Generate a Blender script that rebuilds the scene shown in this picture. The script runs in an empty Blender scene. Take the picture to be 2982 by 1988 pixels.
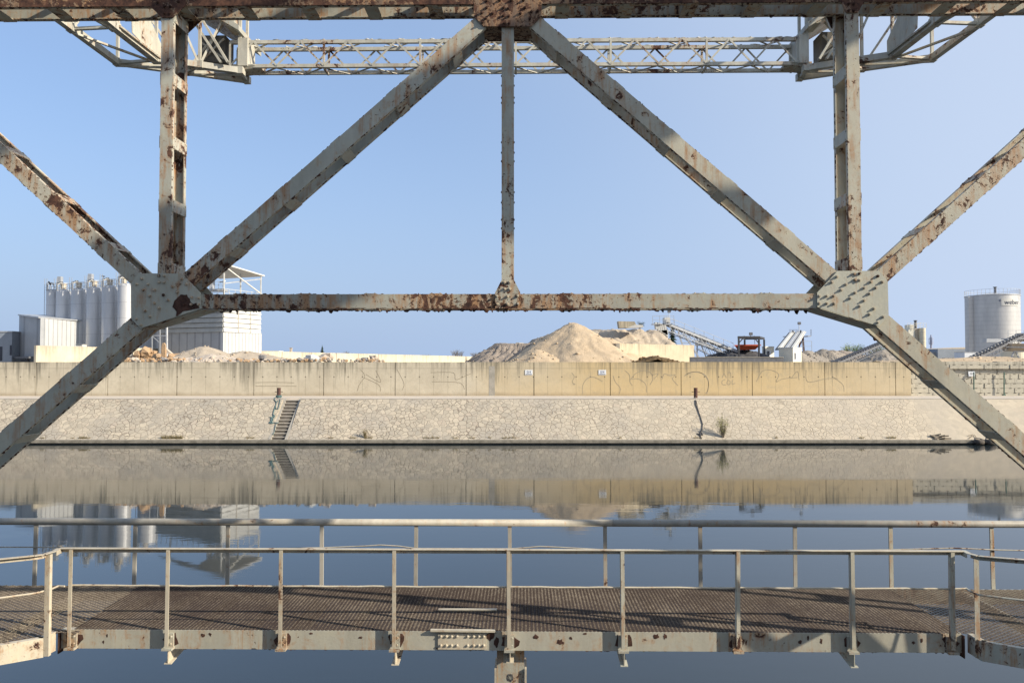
import bpy, math, random
import numpy as np
from mathutils import Vector, Matrix
random.seed(7)
R = random.Random(11)
S = bpy.context.scene
COL = S.collection

# ------------------------------------------------------------------ camera, sky, sun, exposure
F = 2200.0; CX = 1491.0; CY = 994.0; HOR = 1055.0; EYE = 7.7
PITCH = math.atan((HOR-CY)/F)
cam = bpy.data.cameras.new('camera'); cam_o = bpy.data.objects.new('camera', cam); COL.objects.link(cam_o)
cam.sensor_width = 36.0; cam.lens = 36.0*F/2982.0
cam.clip_start = 0.1; cam.clip_end = 8000
cam_o.location = (0, 0, EYE); cam_o.rotation_euler = (math.pi/2+PITCH, 0, 0)
S.camera = cam_o

SUN = Vector((0.836, -0.334, 0.435)).normalized()
EL = math.asin(SUN.z); AZ = math.atan2(SUN.x, SUN.y)
w = bpy.data.worlds.new('World'); S.world = w; w.use_nodes = True
wn = w.node_tree.nodes; wl = w.node_tree.links
bg = wn['Background']; bg.inputs['Strength'].default_value = 0.15
sky = wn.new('ShaderNodeTexSky'); sky.sky_type = 'NISHITA'; sky.sun_disc = False
sky.sun_elevation = EL; sky.sun_rotation = AZ; sky.altitude = 0
sky.air_density = 1.0; sky.dust_density = 3.2; sky.ozone_density = 5.0
# milky veil of a hazy spring sky, denser towards the sun's side
tcw = wn.new('ShaderNodeTexCoord'); dt = wn.new('ShaderNodeVectorMath'); dt.operation = 'DOT_PRODUCT'
wl.new(tcw.outputs['Generated'], dt.inputs[0]); dt.inputs[1].default_value = SUN
mr = wn.new('ShaderNodeMapRange'); mr.inputs['From Min'].default_value = -.55; mr.inputs['From Max'].default_value = .65
mr.inputs['To Min'].default_value = .42; mr.inputs['To Max'].default_value = .74; wl.new(dt.outputs['Value'], mr.inputs['Value'])
sz = wn.new('ShaderNodeSeparateXYZ'); wl.new(tcw.outputs['Generated'], sz.inputs[0])
lo = wn.new('ShaderNodeMapRange'); lo.interpolation_type = 'SMOOTHSTEP'; lo.inputs['From Min'].default_value = -.02; lo.inputs['From Max'].default_value = .34
lo.inputs['To Min'].default_value = .46; lo.inputs['To Max'].default_value = 0; wl.new(sz.outputs['Z'], lo.inputs['Value'])
ad = wn.new('ShaderNodeMath'); ad.operation = 'ADD'; ad.use_clamp = True; wl.new(mr.outputs[0], ad.inputs[0]); wl.new(lo.outputs[0], ad.inputs[1])
mx = wn.new('ShaderNodeMix'); mx.data_type = 'RGBA'; wl.new(ad.outputs[0], mx.inputs['Factor'])
wl.new(sky.outputs[0], mx.inputs[6]); mx.inputs[7].default_value = (2.02, 2.66, 3.80, 1)
m2 = wn.new('ShaderNodeMapRange'); m2.inputs['From Min'].default_value = -.3; m2.inputs['From Max'].default_value = .4; m2.interpolation_type = 'SMOOTHSTEP'
m2.inputs['To Min'].default_value = 0; m2.inputs['To Max'].default_value = .6; wl.new(dt.outputs['Value'], m2.inputs['Value'])
mx2 = wn.new('ShaderNodeMix'); mx2.data_type = 'RGBA'; wl.new(m2.outputs[0], mx2.inputs['Factor']); wl.new(mx.outputs[2], mx2.inputs[6]); mx2.inputs[7].default_value = (3.1, 3.5, 4.2, 1)
wl.new(mx2.outputs[2], bg.inputs['Color'])
sl = bpy.data.lights.new('sun', 'SUN'); sl.energy = 4.8; sl.angle = math.radians(0.55); sl.color = (1.0, 0.90, 0.74)
so = bpy.data.objects.new('sun', sl); COL.objects.link(so)
so.rotation_euler = (-SUN).to_track_quat('-Z', 'Y').to_euler(); so.location = (40, -20, 60)
S.view_settings.view_transform = 'Standard'; S.view_settings.look = 'None'
S.view_settings.exposure = 0.58; S.view_settings.gamma = 1.0

# ------------------------------------------------------------------ measuring helpers
cp, sp = math.cos(PITCH), math.sin(PITCH)
def ray(x, y):
    a = x-CX; b = -(y-CY)
    return Vector((a, F*cp-b*sp, F*sp+b*cp))
def P(x, y, D):                      # point seen at photo pixel (x, y) that stands D metres away (world Y)
    r = ray(x, y); k = D/r.y
    return Vector((r.x*k, D, EYE+r.z*k))
def PZ(x, y, z):                     # point seen at (x, y) on the level z
    r = ray(x, y); k = (z-EYE)/r.z
    return Vector((r.x*k, r.y*k, z))
YAW = -0.0133
ca, sa = math.cos(YAW), math.sin(YAW)
def L(x, y, v):                      # the same in the crane's own frame (turned by YAW), plane v
    r = ray(x, y)
    ru = r.x*ca+r.y*sa; rv = -r.x*sa+r.y*ca
    k = v/rv
    return Vector((ru*k, v, EYE+r.z*k))
def LZ(x, y, z):
    r = ray(x, y); k = (z-EYE)/r.z
    X, Y = r.x*k, r.y*k
    return Vector((X*ca+Y*sa, -X*sa+Y*ca, z))
def z_at(y, D):
    return P(CX, y, D).z

# ------------------------------------------------------------------ mesh builder
class MB:
    def __init__(s): s.v = []; s.f = []; s.m = []
    def add(s, vs, fs, mi=0):
        b = len(s.v); s.v += [tuple(p) for p in vs]
        for f in fs: s.f.append(tuple(b+i for i in f)); s.m.append(mi)
        return s
    def hexa(s, c, mi=0):            # 8 corners, bottom ring then top ring
        return s.add(c, [(3,2,1,0),(4,5,6,7),(0,1,5,4),(1,2,6,5),(2,3,7,6),(3,0,4,7)], mi)
    def box(s, x0, x1, y0, y1, z0, z1, mi=0):
        return s.hexa([(x0,y0,z0),(x1,y0,z0),(x1,y1,z0),(x0,y1,z0),(x0,y0,z1),(x1,y0,z1),(x1,y1,z1),(x0,y1,z1)], mi)
    def beam(s, p, q, w, h, up=(0,0,1), mi=0):
        p = Vector(p); q = Vector(q); d = (q-p)
        if d.length < 1e-6: return s
        d.normalize(); u = Vector(up)
        if abs(d.dot(u)) > .98: u = Vector((0,1,0)) if abs(d.y) < .9 else Vector((1,0,0))
        r = d.cross(u).normalized(); u = r.cross(d).normalized()
        a = r*(w/2); b = u*(h/2)
        return s.hexa([p-a-b, p+a-b, q+a-b, q-a-b, p-a+b, p+a+b, q+a+b, q-a+b], mi)
    def tube(s, p, q, r0, r1=None, n=10, mi=0, cap=True):
        p = Vector(p); q = Vector(q); r1 = r0 if r1 is None else r1
        d = (q-p).normalized(); u = Vector((0,0,1)) if abs(d.z) < .9 else Vector((1,0,0))
        a = d.cross(u).normalized(); b = d.cross(a).normalized()
        vs = []
        for c, r in ((p, r0), (q, r1)):
            for i in range(n):
                t = 2*math.pi*i/n; vs.append(c+a*(r*math.cos(t))+b*(r*math.sin(t)))
        fs = [(i, (i+1)%n, n+(i+1)%n, n+i) for i in range(n)]
        if cap: fs += [tuple(range(n-1,-1,-1)), tuple(range(n, 2*n))]
        return s.add(vs, fs, mi)
    def path(s, pts, r, n=6, mi=0):
        for a, b in zip(pts[:-1], pts[1:]): s.tube(a, b, r, r, n, mi)
        return s
    def prism(s, pts, off, mi=0):    # polygon (3D points) pushed along off
        n = len(pts); off = Vector(off)
        vs = [Vector(p) for p in pts]+[Vector(p)+off for p in pts]
        fs = [tuple(range(n-1,-1,-1)), tuple(range(n, 2*n))]+[(i,(i+1)%n,n+(i+1)%n,n+i) for i in range(n)]
        return s.add(vs, fs, mi)
    def rock(s, c, sx, sy, sz, rnd, mi=0, jit=.28):
        import itertools
        vs = []; 
        for i in range(5):
            th = math.pi*i/4
            k = 1 if i in (0, 4) else 6
            for j in range(k):
                ph = 2*math.pi*j/6+rnd.random()*.5
                g = 1+rnd.uniform(-jit, jit)
                vs.append((c[0]+sx*g*math.sin(th)*math.cos(ph), c[1]+sy*g*math.sin(th)*math.sin(ph), c[2]+sz*g*math.cos(th)))
        fs = [(0, 1+j, 1+(j+1)%6) for j in range(6)]
        for r_ in range(2):
            o = 1+6*r_
            fs += [(o+j, o+6+j, o+6+(j+1)%6, o+(j+1)%6) for j in range(6)]
        fs += [(19, 13+(j+1)%6, 13+j) for j in range(6)]
        return s.add(vs, fs, mi)
    def build(s, name, mats, parent=None, smooth=False):
        o0 = ORG.get(root_of(parent), Vector((0,0,0))) if parent else Vector((0,0,0))
        me = bpy.data.meshes.new(name)
        me.from_pydata([(x-o0.x, y-o0.y, z-o0.z) for x, y, z in s.v], [], s.f)
        if not isinstance(mats, (list, tuple)): mats = [mats]
        for m in mats: me.materials.append(m)
        if len(mats) > 1: me.polygons.foreach_set('material_index', s.m)
        if smooth: me.polygons.foreach_set('use_smooth', [True]*len(me.polygons))
        me.update()
        o = bpy.data.objects.new(name, me); COL.objects.link(o)
        if parent: o.parent = parent
        return o
ORG = {}
def root_of(o):
    while o is not None and o.parent: o = o.parent
    return o.name if o else None
def tag(o, label=None, cat=None, group=None, kind=None):
    if label: o['label'] = label
    if cat: o['category'] = cat
    if group: o['group'] = group
    if kind: o['kind'] = kind
    return o
def thing(name, label, cat, base, group=None, near=False):
    o = bpy.data.objects.new(name, None); COL.objects.link(o); o.empty_display_size = .3
    b = Vector(base)
    if near:
        o.rotation_euler = (0, 0, YAW)
        o.location = (b.x*ca-b.y*sa, b.x*sa+b.y*ca, b.z)
    else: o.location = b
    ORG[o.name] = b
    return tag(o, label, cat, group)
def inst(me, name, parent, pos):
    o = bpy.data.objects.new(name, me); COL.objects.link(o); o.parent = parent
    o.location = Vector(pos)-ORG[root_of(parent)]
    return o
def mesh_only(mb, name, mats):
    me = bpy.data.meshes.new(name); me.from_pydata(mb.v, [], mb.f)
    if not isinstance(mats, (list, tuple)): mats = [mats]
    for m in mats: me.materials.append(m)
    if len(mats) > 1: me.polygons.foreach_set('material_index', mb.m)
    return me

# ------------------------------------------------------------------ materials
class NT:
    def __init__(s, name, rough=.8, metal=0.0, spec=.4):
        s.m = bpy.data.materials.new(name); s.m.use_nodes = True
        s.n = s.m.node_tree.nodes; s.l = s.m.node_tree.links
        s.b = s.n['Principled BSDF']; s.b.inputs['Roughness'].default_value = rough
        s.b.inputs['Metallic'].default_value = metal; s.b.inputs['Specular IOR Level'].default_value = spec
        s.pos = s.n.new('ShaderNodeNewGeometry').outputs['Position']
    def co(s, sc=(1,1,1), src=None, rot=(0,0,0)):
        m = s.n.new('ShaderNodeMapping'); m.inputs['Scale'].default_value = sc; m.inputs['Rotation'].default_value = rot
        s.l.new(src or s.pos, m.inputs['Vector']); return m.outputs[0]
    def noise(s, scale, vec=None, detail=5, rough=.6, out='Fac', dist=0):
        t = s.n.new('ShaderNodeTexNoise'); t.inputs['Scale'].default_value = scale
        t.inputs['Detail'].default_value = detail; t.inputs['Roughness'].default_value = rough
        t.inputs['Distortion'].default_value = dist
        s.l.new(vec or s.pos, t.inputs['Vector']); return t.outputs[out]
    def ramp(s, fac, a, b, c0=0.0, c1=1.0):
        r = s.n.new('ShaderNodeMapRange'); r.inputs['From Min'].default_value = a; r.inputs['From Max'].default_value = b
        r.inputs['To Min'].default_value = c0; r.inputs['To Max'].default_value = c1
        s.l.new(fac, r.inputs['Value']); return r.outputs[0]
    def math(s, op, a, b=None, c=None):
        m = s.n.new('ShaderNodeMath'); m.operation = op
        for i, q in enumerate((a, b, c)):
            if q is None: continue
            if isinstance(q, (int, float)): m.inputs[i].default_value = q
            else: s.l.new(q, m.inputs[i])
        return m.outputs[0]
    def mix(s, fac, a, b):
        m = s.n.new('ShaderNodeMix'); m.data_type = 'RGBA'
        if isinstance(fac, (int, float)): m.inputs['Factor'].default_value = fac
        else: s.l.new(fac, m.inputs['Factor'])
        for k, q in ((6, a), (7, b)):
            if isinstance(q, (tuple, list)): m.inputs[k].default_value = (q[0], q[1], q[2], 1)
            else: s.l.new(q, m.inputs[k])
        return m.outputs[2]
    def xyz(s):
        x = s.n.new('ShaderNodeSeparateXYZ'); s.l.new(s.pos, x.inputs[0]); return x.outputs
    def bump(s, h, strength=.5, dist=.01):
        b = s.n.new('ShaderNodeBump'); b.inputs['Strength'].default_value = strength; b.inputs['Distance'].default_value = dist
        s.l.new(h, b.inputs['Height']); s.l.new(b.outputs[0], s.b.inputs['Normal'])
    def out(s, c): s.l.new(c, s.b.inputs['Base Color']); return s.m

def m_noisy(name, c0, c1, scale=2.0, rough=.85, metal=0.0, bump=0.0, bs=None, bd=.02, detail=6, spec=.3):
    t = NT(name, rough, metal, spec); n = t.noise(scale, detail=detail)
    n2 = t.noise(scale*7, detail=3)
    f = t.math('ADD', t.math('MULTIPLY', n, .7), t.math('MULTIPLY', n2, .3))
    if bump: t.bump(t.noise(bs or scale*4, detail=8, rough=.7), bump, bd)
    return t.out(t.mix(t.ramp(f, .38, .62), c0, c1))

def m_paint(name, base, dark, rust=.58, streak=.56, rough=.55, chip=5.0):
    t = NT(name, rough, 0.0, .35)
    big = t.noise(.55, detail=3); g = t.noise(3.2, detail=8, rough=.7)
    loc = t.math('SUBTRACT', big, .5)                       # where along a member the coating fails
    grime = t.noise(2.0, t.co((1.4, 1.4, .35)), 7, .7)
    c = t.mix(t.ramp(grime, .35, .68), base, dark)
    blot = t.noise(7, detail=5); c = t.mix(t.ramp(blot, .5, .75, 0, .4), c, (base[0]*1.08, base[1]*1.02, base[2]*.88))
    fine = t.noise(60, detail=3); c = t.mix(t.ramp(fine, .6, .8, 0, .4), c, (dark[0]*.6, dark[1]*.55, dark[2]*.5))
    pn = t.noise(chip, t.co((1, 1, .85)), 12, .68, dist=.5)
    pm = t.math('ADD', pn, t.math('MULTIPLY', loc, .5))
    st = t.noise(1.0, t.co((18, 18, 1.6)), 6, .65)
    st2 = t.math('ADD', t.math('ADD', t.math('MULTIPLY', st, .62), t.math('MULTIPLY', g, .4)), t.math('MULTIPLY', loc, .35))
    run = t.ramp(st2, streak, streak+.13)
    c = t.mix(t.math('MULTIPLY', run, .85), c, (.34, .175, .075))
    halo = t.math('MULTIPLY', t.ramp(pm, rust-.11, rust+.01), t.ramp(st, .35, .6))
    c = t.mix(t.math('MULTIPLY', halo, .75), c, (.36, .20, .10))
    patch = t.ramp(pm, rust, rust+.03)
    sm = t.math('ADD', t.noise(chip*3.6, detail=8, rough=.7), t.math('MULTIPLY', loc, .45))
    small = t.ramp(sm, rust+.03, rust+.055)
    patch = t.math('MAXIMUM', patch, small)
    rn = t.noise(14, detail=7, rough=.7)
    rc = t.mix(t.ramp(rn, .38, .66), (.035, .018, .015), (.15, .072, .045))
    c = t.mix(patch, c, rc)
    h = t.math('SUBTRACT', t.math('MULTIPLY', t.noise(28, detail=6), .35), patch)
    t.bump(h, .75, .006)
    rr = t.ramp(patch, 0, 1, rough, .95); t.l.new(rr, t.b.inputs['Roughness'])
    return t.out(c)

PAINT = m_paint('weathered_grey_green_paint', (.46, .455, .385), (.33, .325, .27), rust=.625, streak=.52, chip=8.5)
PAINT_LIT = m_paint('sunlit_weathered_paint_more_rust', (.49, .465, .375), (.36, .335, .265), rust=.605, streak=.52, chip=8.0)  # sunlit copy of the paint: lighter, warmer base, slightly more rust
PAINT_CLEAN = m_paint('fairly_clean_grey_green_paint', (.47, .465, .39), (.38, .375, .31), rust=.72, streak=.575, chip=7.5)
PAINT_CHORD = m_paint('weathered_chord_paint', (.42, .41, .34), (.29, .28, .235), rust=.59, streak=.50, chip=10.0)
RUSTY = m_paint('heavy_rust_with_paint_scraps', (.23, .17, .115), (.12, .07, .05), rust=.47, streak=.5, chip=7.0)
PAINT_CREAM = m_paint('cream_weathered_paint', (.56, .50, .385), (.38, .335, .26), rust=.64, streak=.57, chip=9)
PAINT_BOOM = m_paint('pale_grey_paint_of_boom', (.52, .50, .42), (.34, .32, .27), rust=.62, streak=.6, chip=3.0)
PAINT_GIRDER = m_paint('walkway_girder_paint', (.43, .41, .335), (.33, .31, .25), rust=.635, streak=.56, chip=4.5)
PIPE = m_paint('pipe_rail_paint', (.42, .39, .33), (.26, .24, .2), rust=.66, streak=.6, chip=9)
RUST_DARK = m_noisy('dark_flaking_rust', (.03, .015, .012), (.10, .05, .035), 12, .95, bump=.6, bd=.01)

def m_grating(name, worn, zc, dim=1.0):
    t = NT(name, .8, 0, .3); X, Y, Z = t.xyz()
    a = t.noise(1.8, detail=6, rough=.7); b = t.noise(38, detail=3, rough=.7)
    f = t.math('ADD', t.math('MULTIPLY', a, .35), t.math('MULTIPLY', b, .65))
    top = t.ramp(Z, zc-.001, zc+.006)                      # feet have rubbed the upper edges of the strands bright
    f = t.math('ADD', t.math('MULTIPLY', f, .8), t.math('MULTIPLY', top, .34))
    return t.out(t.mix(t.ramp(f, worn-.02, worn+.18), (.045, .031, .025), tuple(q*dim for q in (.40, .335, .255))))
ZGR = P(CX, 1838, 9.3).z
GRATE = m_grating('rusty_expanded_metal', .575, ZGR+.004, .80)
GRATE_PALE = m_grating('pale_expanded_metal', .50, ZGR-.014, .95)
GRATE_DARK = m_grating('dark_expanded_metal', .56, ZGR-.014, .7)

def m_concrete(name, c0, c1, top=None, ztop=7.74, streak=.9, ties=False, yellow=0.0):
    t = NT(name, .9, 0, .2); X, Y, Z = t.xyz()
    n = t.noise(.45, detail=7, rough=.65); c = t.mix(t.ramp(n, .35, .65), c0, c1)
    if yellow:
        yx = t.math('ADD', t.ramp(X, -8, 10), t.math('MULTIPLY', t.noise(.12, detail=2), .9))
        yl = t.ramp(yx, .75, 1.35); yr = t.ramp(X, 28, 40, 1, .55)
        c = t.mix(t.math('MULTIPLY', t.math('MULTIPLY', yl, yr), yellow), c, (.53, .395, .20))
    sp_ = t.noise(1.6, t.co((1, 1, .9)), 8, .7)
    c = t.mix(t.ramp(sp_, .5, .75, 0, .5), c, (c1[0]*.72, c1[1]*.72, c1[2]*.7))
    # dirt running down from the top edge
    s1 = t.noise(1.0, t.co((2.6, 2.6, .12)), 5, .75)
    s2 = t.noise(1.0, t.co((.35, .35, .05)), 3, .5)
    hgt = t.ramp(Z, ztop-2.9, ztop, 0, 1)
    a = t.math('ADD', s1, t.math('MULTIPLY', hgt, .26)); a = t.math('ADD', a, t.math('MULTIPLY', t.math('SUBTRACT', s2, .5), .55))
    c = t.mix(t.math('MULTIPLY', t.ramp(a, .66, .90), streak), c, (.13, .12, .095))
    if ties:
        fx = t.math('ABSOLUTE', t.math('SUBTRACT', t.math('FRACT', t.math('DIVIDE', X, 1.56)), .5))
        fx = t.math('MULTIPLY', fx, 1.56)
        dz = t.math('ABSOLUTE', t.math('SUBTRACT', Z, 6.12))
        d = t.math('SQRT', t.math('ADD', t.math('POWER', fx, 2), t.math('POWER', dz, 2)))
        c = t.mix(t.ramp(d, .05, .09, .85, 0), c, (.06, .05, .04))
        # faint vertical form joints and the board line below the top
        c = t.mix(t.ramp(fx, .015, .04, .35, 0), c, (.18, .16, .12))
        lz = t.math('ABSOLUTE', t.math('SUBTRACT', Z, 7.05)); c = t.mix(t.ramp(lz, .01, .05, .4, 0), c, (.17, .15, .12))
        foot = t.ramp(t.math('ADD', Z, t.math('MULTIPLY', t.noise(.8, detail=5), .5)), 4.35, 4.75, .5, 0)
        c = t.mix(foot, c, (.24, .18, .11))
    t.bump(t.noise(3, detail=8, rough=.7), .4, .03)
    return t.out(c)
CONC = m_concrete('streaked_wall_concrete', (.56, .50, .385), (.475, .42, .32), ties=True, yellow=.8, streak=.8)
CONC_FAR = m_concrete('pale_far_concrete', (.60, .54, .42), (.52, .46, .35), ztop=9.8, streak=.45)
CONC_BAY = m_concrete('storage_bay_concrete', (.58, .50, .36), (.48, .41, .30), ztop=10.2, streak=.6)
CONC_PLAIN = m_noisy('plain_grey_concrete', (.38, .35, .30), (.27, .25, .21), 1.5, bump=.3)
COPING = m_noisy('coping_concrete', (.33, .30, .25), (.24, .22, .19), 1.2, bump=.3)
KERB = m_noisy('damp_kerb_concrete', (.30, .27, .22), (.16, .145, .115), 1.8, bump=.4)
WETDARK = m_noisy('wet_dark_concrete', (.03, .028, .024), (.06, .055, .045), 2)
PROM = m_noisy('pale_gravel_promenade', (.56, .49, .405), (.47, .41, .34), .7, bump=.3)
JOINT = m_noisy('dark_joint', (.05, .045, .035), (.09, .08, .06), 3)
NOTCH = m_noisy('shaded_block_notch', (.10, .09, .07), (.16, .145, .115), 3)
EARTH = m_noisy('yard_ground', (.36, .30, .23), (.26, .22, .17), .3, bump=.4, bd=.1)
STEP = m_noisy('dark_step_riser', (.15, .13, .11), (.10, .09, .075), 2)  # risers in a darker tone than the treads
STEP_TOP = m_noisy('step_tread', (.50, .45, .38), (.40, .36, .30), 2)

def m_ribbed(name, c0, c1, axis='X', pitch=.5, dark=.55, rough=.5, metal=0.0, horiz=False, width=.12):
    t = NT(name, rough, metal, .4); X, Y, Z = t.xyz()
    q = Z if horiz else t.math('ADD', X, t.math('MULTIPLY', Y, .9))
    fr = t.math('FRACT', t.math('DIVIDE', q, pitch))
    ln = t.ramp(t.math('ABSOLUTE', t.math('SUBTRACT', fr, .5)), 0, width, 1, 0)
    n = t.noise(.8, detail=5); c = t.mix(t.ramp(n, .35, .7), c0, c1)
    c = t.mix(t.math('MULTIPLY', ln, dark), c, (c1[0]*.35, c1[1]*.35, c1[2]*.37))  # shading of the ribs is put into the colour as dark lines
    dirt = t.noise(1, t.co((1.5, 1.5, .12)), 5, .7); c = t.mix(t.ramp(dirt, .55, .8, 0, .3), c, (.3, .28, .24))
    t.bump(ln, .5, .05)
    return t.out(c)
def m_stone():
    t = NT('crazy_paving_stone', .9, 0, .2); X, Y, Z = t.xyz()
    d = t.noise(1.6, detail=3, out='Color')
    vv = t.n.new('ShaderNodeVectorMath'); vv.operation = 'MULTIPLY_ADD'
    t.l.new(d, vv.inputs[0]); vv.inputs[1].default_value = (.35, .35, .35); t.l.new(t.pos, vv.inputs[2])
    co = vv.outputs[0]
    v1 = t.n.new('ShaderNodeTexVoronoi'); v1.feature = 'DISTANCE_TO_EDGE'; v1.inputs['Scale'].default_value = 2.05
    v2 = t.n.new('ShaderNodeTexVoronoi'); v2.feature = 'F1'; v2.inputs['Scale'].default_value = 2.05
    t.l.new(co, v1.inputs['Vector']); t.l.new(co, v2.inputs['Vector'])
    sx = t.n.new('ShaderNodeSeparateColor'); t.l.new(v2.outputs['Color'], sx.inputs[0])
    c = t.mix(sx.outputs[0], (.50, .43, .325), (.36, .315, .245))
    c = t.mix(t.ramp(sx.outputs[1], .8, 1.0, 0, .5), c, (.47, .38, .29))
    fine = t.noise(6, detail=6, rough=.7); c = t.mix(t.ramp(fine, .45, .75, 0, .45), c, (.30, .27, .225))
    big = t.noise(.22, t.co((1, 1, .6)), 6, .65)
    grey = t.ramp(big, .46, .62); c = t.mix(t.math('MULTIPLY', grey, .55), c, (.30, .275, .24))
    mort = t.ramp(v1.outputs['Distance'], .02, .075, 1, 0)
    mvar = t.ramp(t.noise(.28, detail=4), .36, .6, .45, 1.0)
    # rendered, nearly jointless stretch of the bank towards the right
    sm = t.math('MULTIPLY', t.ramp(t.math('ADD', X, t.math('MULTIPLY', t.noise(.15, detail=3), 6)), 42, 45), .9)
    sm2 = t.ramp(X, 53, 56, 1, 0); sm = t.math('MULTIPLY', sm, sm2)
    mvar = t.math('MULTIPLY', mvar, t.math('SUBTRACT', 1, sm))
    c = t.mix(t.math('MULTIPLY', mort, mvar), c, (.21, .175, .135))
    warm = t.ramp(X, -5, 30, 0, .35); c = t.mix(warm, c, (.55, .465, .345))
    t.bump(t.math('SUBTRACT', t.math('MULTIPLY', fine, .3), t.math('MULTIPLY', mort, mvar)), .5, .05)
    return t.out(c)
STONE = m_stone()

def m_water():
    t = NT('canal_water', .02, 0, .5); t.b.inputs['IOR'].default_value = 1.54
    t.b.inputs['Base Color'].default_value = (.034, .050, .062, 1)
    a = t.noise(1.0, t.co((.55, 1.5, 1)), 3, .5)
    b = t.noise(1.0, t.co((2.5, 7, 1)), 2, .5)
    patch = t.ramp(t.noise(.035, t.co((1, 2.2, 1)), 2), .42, .6, .25, 1)
    h = t.math('MULTIPLY', t.math('ADD', a, t.math('MULTIPLY', b, .16)), patch)
    t.bump(h, .30, .014)
    rg = t.ramp(t.noise(.03, t.co((1, 1.8, 1)), 4, .6), .40, .62, .01, .085); t.l.new(rg, t.b.inputs['Roughness'])
    bc = t.mix(t.ramp(t.noise(.05, detail=4), .35, .65), (.018, .026, .029), (.027, .034, .035)); t.l.new(bc, t.b.inputs['Base Color'])
    return t.m
WATER = m_water()

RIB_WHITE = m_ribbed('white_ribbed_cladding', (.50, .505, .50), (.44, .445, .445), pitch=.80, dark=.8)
RIB_SHADED = m_ribbed('shaded_ribbed_cladding', (.36, .37, .38), (.31, .32, .33), pitch=.80, dark=.6)  # shaded copy of the white cladding, for faces turned from the sun
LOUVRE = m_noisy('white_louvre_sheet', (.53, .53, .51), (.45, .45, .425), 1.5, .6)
LOUVRE_SHADED = m_noisy('shaded_louvre_sheet', (.38, .38, .36), (.30, .30, .28), .9, .6)  # shaded copy of the louvre sheet, shade put into the grey
def m_silo(name, c0, c1, pitch, lo=.25):
    t = NT(name, .42, .25, .5); X, Y, Z = t.xyz()
    fr = t.math('FRACT', t.math('DIVIDE', Z, pitch))
    ln = t.ramp(t.math('ABSOLUTE', t.math('SUBTRACT', fr, .5)), 0, .04/pitch, lo, 0)
    n = t.noise(.7, t.co((1, 1, .25)), 6, .7); c = t.mix(t.ramp(n, .35, .68), c0, c1)
    return t.out(t.mix(ln, c, (.12, .12, .13)))
SILO = m_silo('silo_aluminium', (.56, .565, .575), (.46, .465, .475), 2.1, .5)
TANK = m_silo('tank_steel', (.56, .55, .53), (.43, .43, .42), .78, .35)
SILO_C = m_silo('cream_silo', (.66, .60, .46), (.58, .52, .39), 1.3, .5)
GALV = m_noisy('galvanised_steel', (.50, .51, .52), (.38, .39, .40), 3, .45, .4)
WHITE = m_noisy('white_painted_steel', (.62, .61, .57), (.50, .49, .45), 2, .5)
BEIGE = m_noisy('beige_filter_housing', (.55, .48, .38), (.46, .40, .31), 2, .6)
CREAMCAB = m_noisy('cream_cabin_panel', (.74, .70, .58), (.66, .62, .51), 1.2, .6)
BLACK = m_noisy('black_steel', (.035, .035, .04), (.07, .07, .075), 3, .6)
DGREY = m_noisy('dark_grey_steel', (.10, .105, .115), (.16, .16, .17), 3, .6)
BLUEGREY = m_noisy('blue_grey_facade', (.27, .30, .34), (.22, .25, .29), .5, .7)
GLASS = m_noisy('dark_window', (.03, .035, .045), (.06, .065, .08), .5, .15)
ORANGE = m_noisy('orange_painted_hopper', (.55, .10, .03), (.42, .08, .03), 2, .6)
SAND = m_noisy('pale_sand', (.52, .405, .275), (.41, .315, .21), .9, .95, bump=.8, bs=5, bd=.12)
SAND2 = m_noisy('pale_sand_far', (.46, .385, .295), (.34, .285, .22), .8, .95, bump=.6, bs=4, bd=.1)
GRAVEL = m_noisy('grey_brown_gravel', (.36, .30, .245), (.25, .21, .175), 1.6, .95, bump=1.0, bs=6, bd=.2)
GRAVEL_G = m_noisy('grey_gravel', (.33, .29, .24), (.24, .21, .175), 1.0, .95, bump=.8, bs=5, bd=.15)
COALY = m_noisy('dark_aggregate', (.085, .085, .09), (.055, .055, .06), 1.5, .9, bump=.8, bs=5, bd=.1)
COMPOST = m_noisy('brown_compost', (.17, .11, .05), (.09, .06, .03), 2, .95, bump=.8, bs=8, bd=.1)
OCHRE = m_noisy('ochre_broken_stone', (.46, .30, .17), (.33, .235, .15), 1.6, .95, bump=.8, bs=6, bd=.08)
PALEST = m_noisy('pale_broken_stone', (.55, .47, .38), (.40, .34, .28), 1.6, .95, bump=.8, bs=6, bd=.08)
GREYST = m_noisy('grey_broken_stone', (.25, .24, .23), (.17, .16, .155), 1.6, .95, bump=.6, bs=6, bd=.08)
RUSTPIPE = m_noisy('rusty_pipe', (.12, .06, .045), (.07, .04, .035), 5, .9)
ROPE = m_noisy('blue_green_rope', (.06, .12, .13), (.12, .17, .16), 8, .9)
HOSE = m_noisy('dark_hose', (.05, .05, .055), (.09, .085, .08), 6, .8)
RUBBER = m_noisy('dark_rubber', (.05, .042, .036), (.10, .085, .07), 5, .8)
SIGNW = m_noisy('white_sign_sheet', (.70, .72, .74), (.64, .66, .68), 2, .6)
SIGNB = m_noisy('dark_blue_lettering', (.05, .07, .13), (.07, .09, .16), 2, .6)
GRAF = m_noisy('faded_spray_line', (.26, .22, .16), (.33, .285, .21), 2, .9)
GREENP = m_noisy('green_post_paint', (.03, .10, .08), (.05, .13, .10), 3, .6)
BARK = m_noisy('bark', (.10, .08, .06), (.16, .13, .10), 5, .9)
LEAF_D = m_noisy('dark_evergreen_needles', (.018, .040, .022), (.040, .065, .035), 3, .8)
LEAF_Y = m_noisy('yellow_green_leaves', (.30, .30, .09), (.40, .37, .14), 3, .8)
LEAF_G = m_noisy('spring_green_leaves', (.26, .32, .10), (.36, .40, .17), 3, .8)
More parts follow.
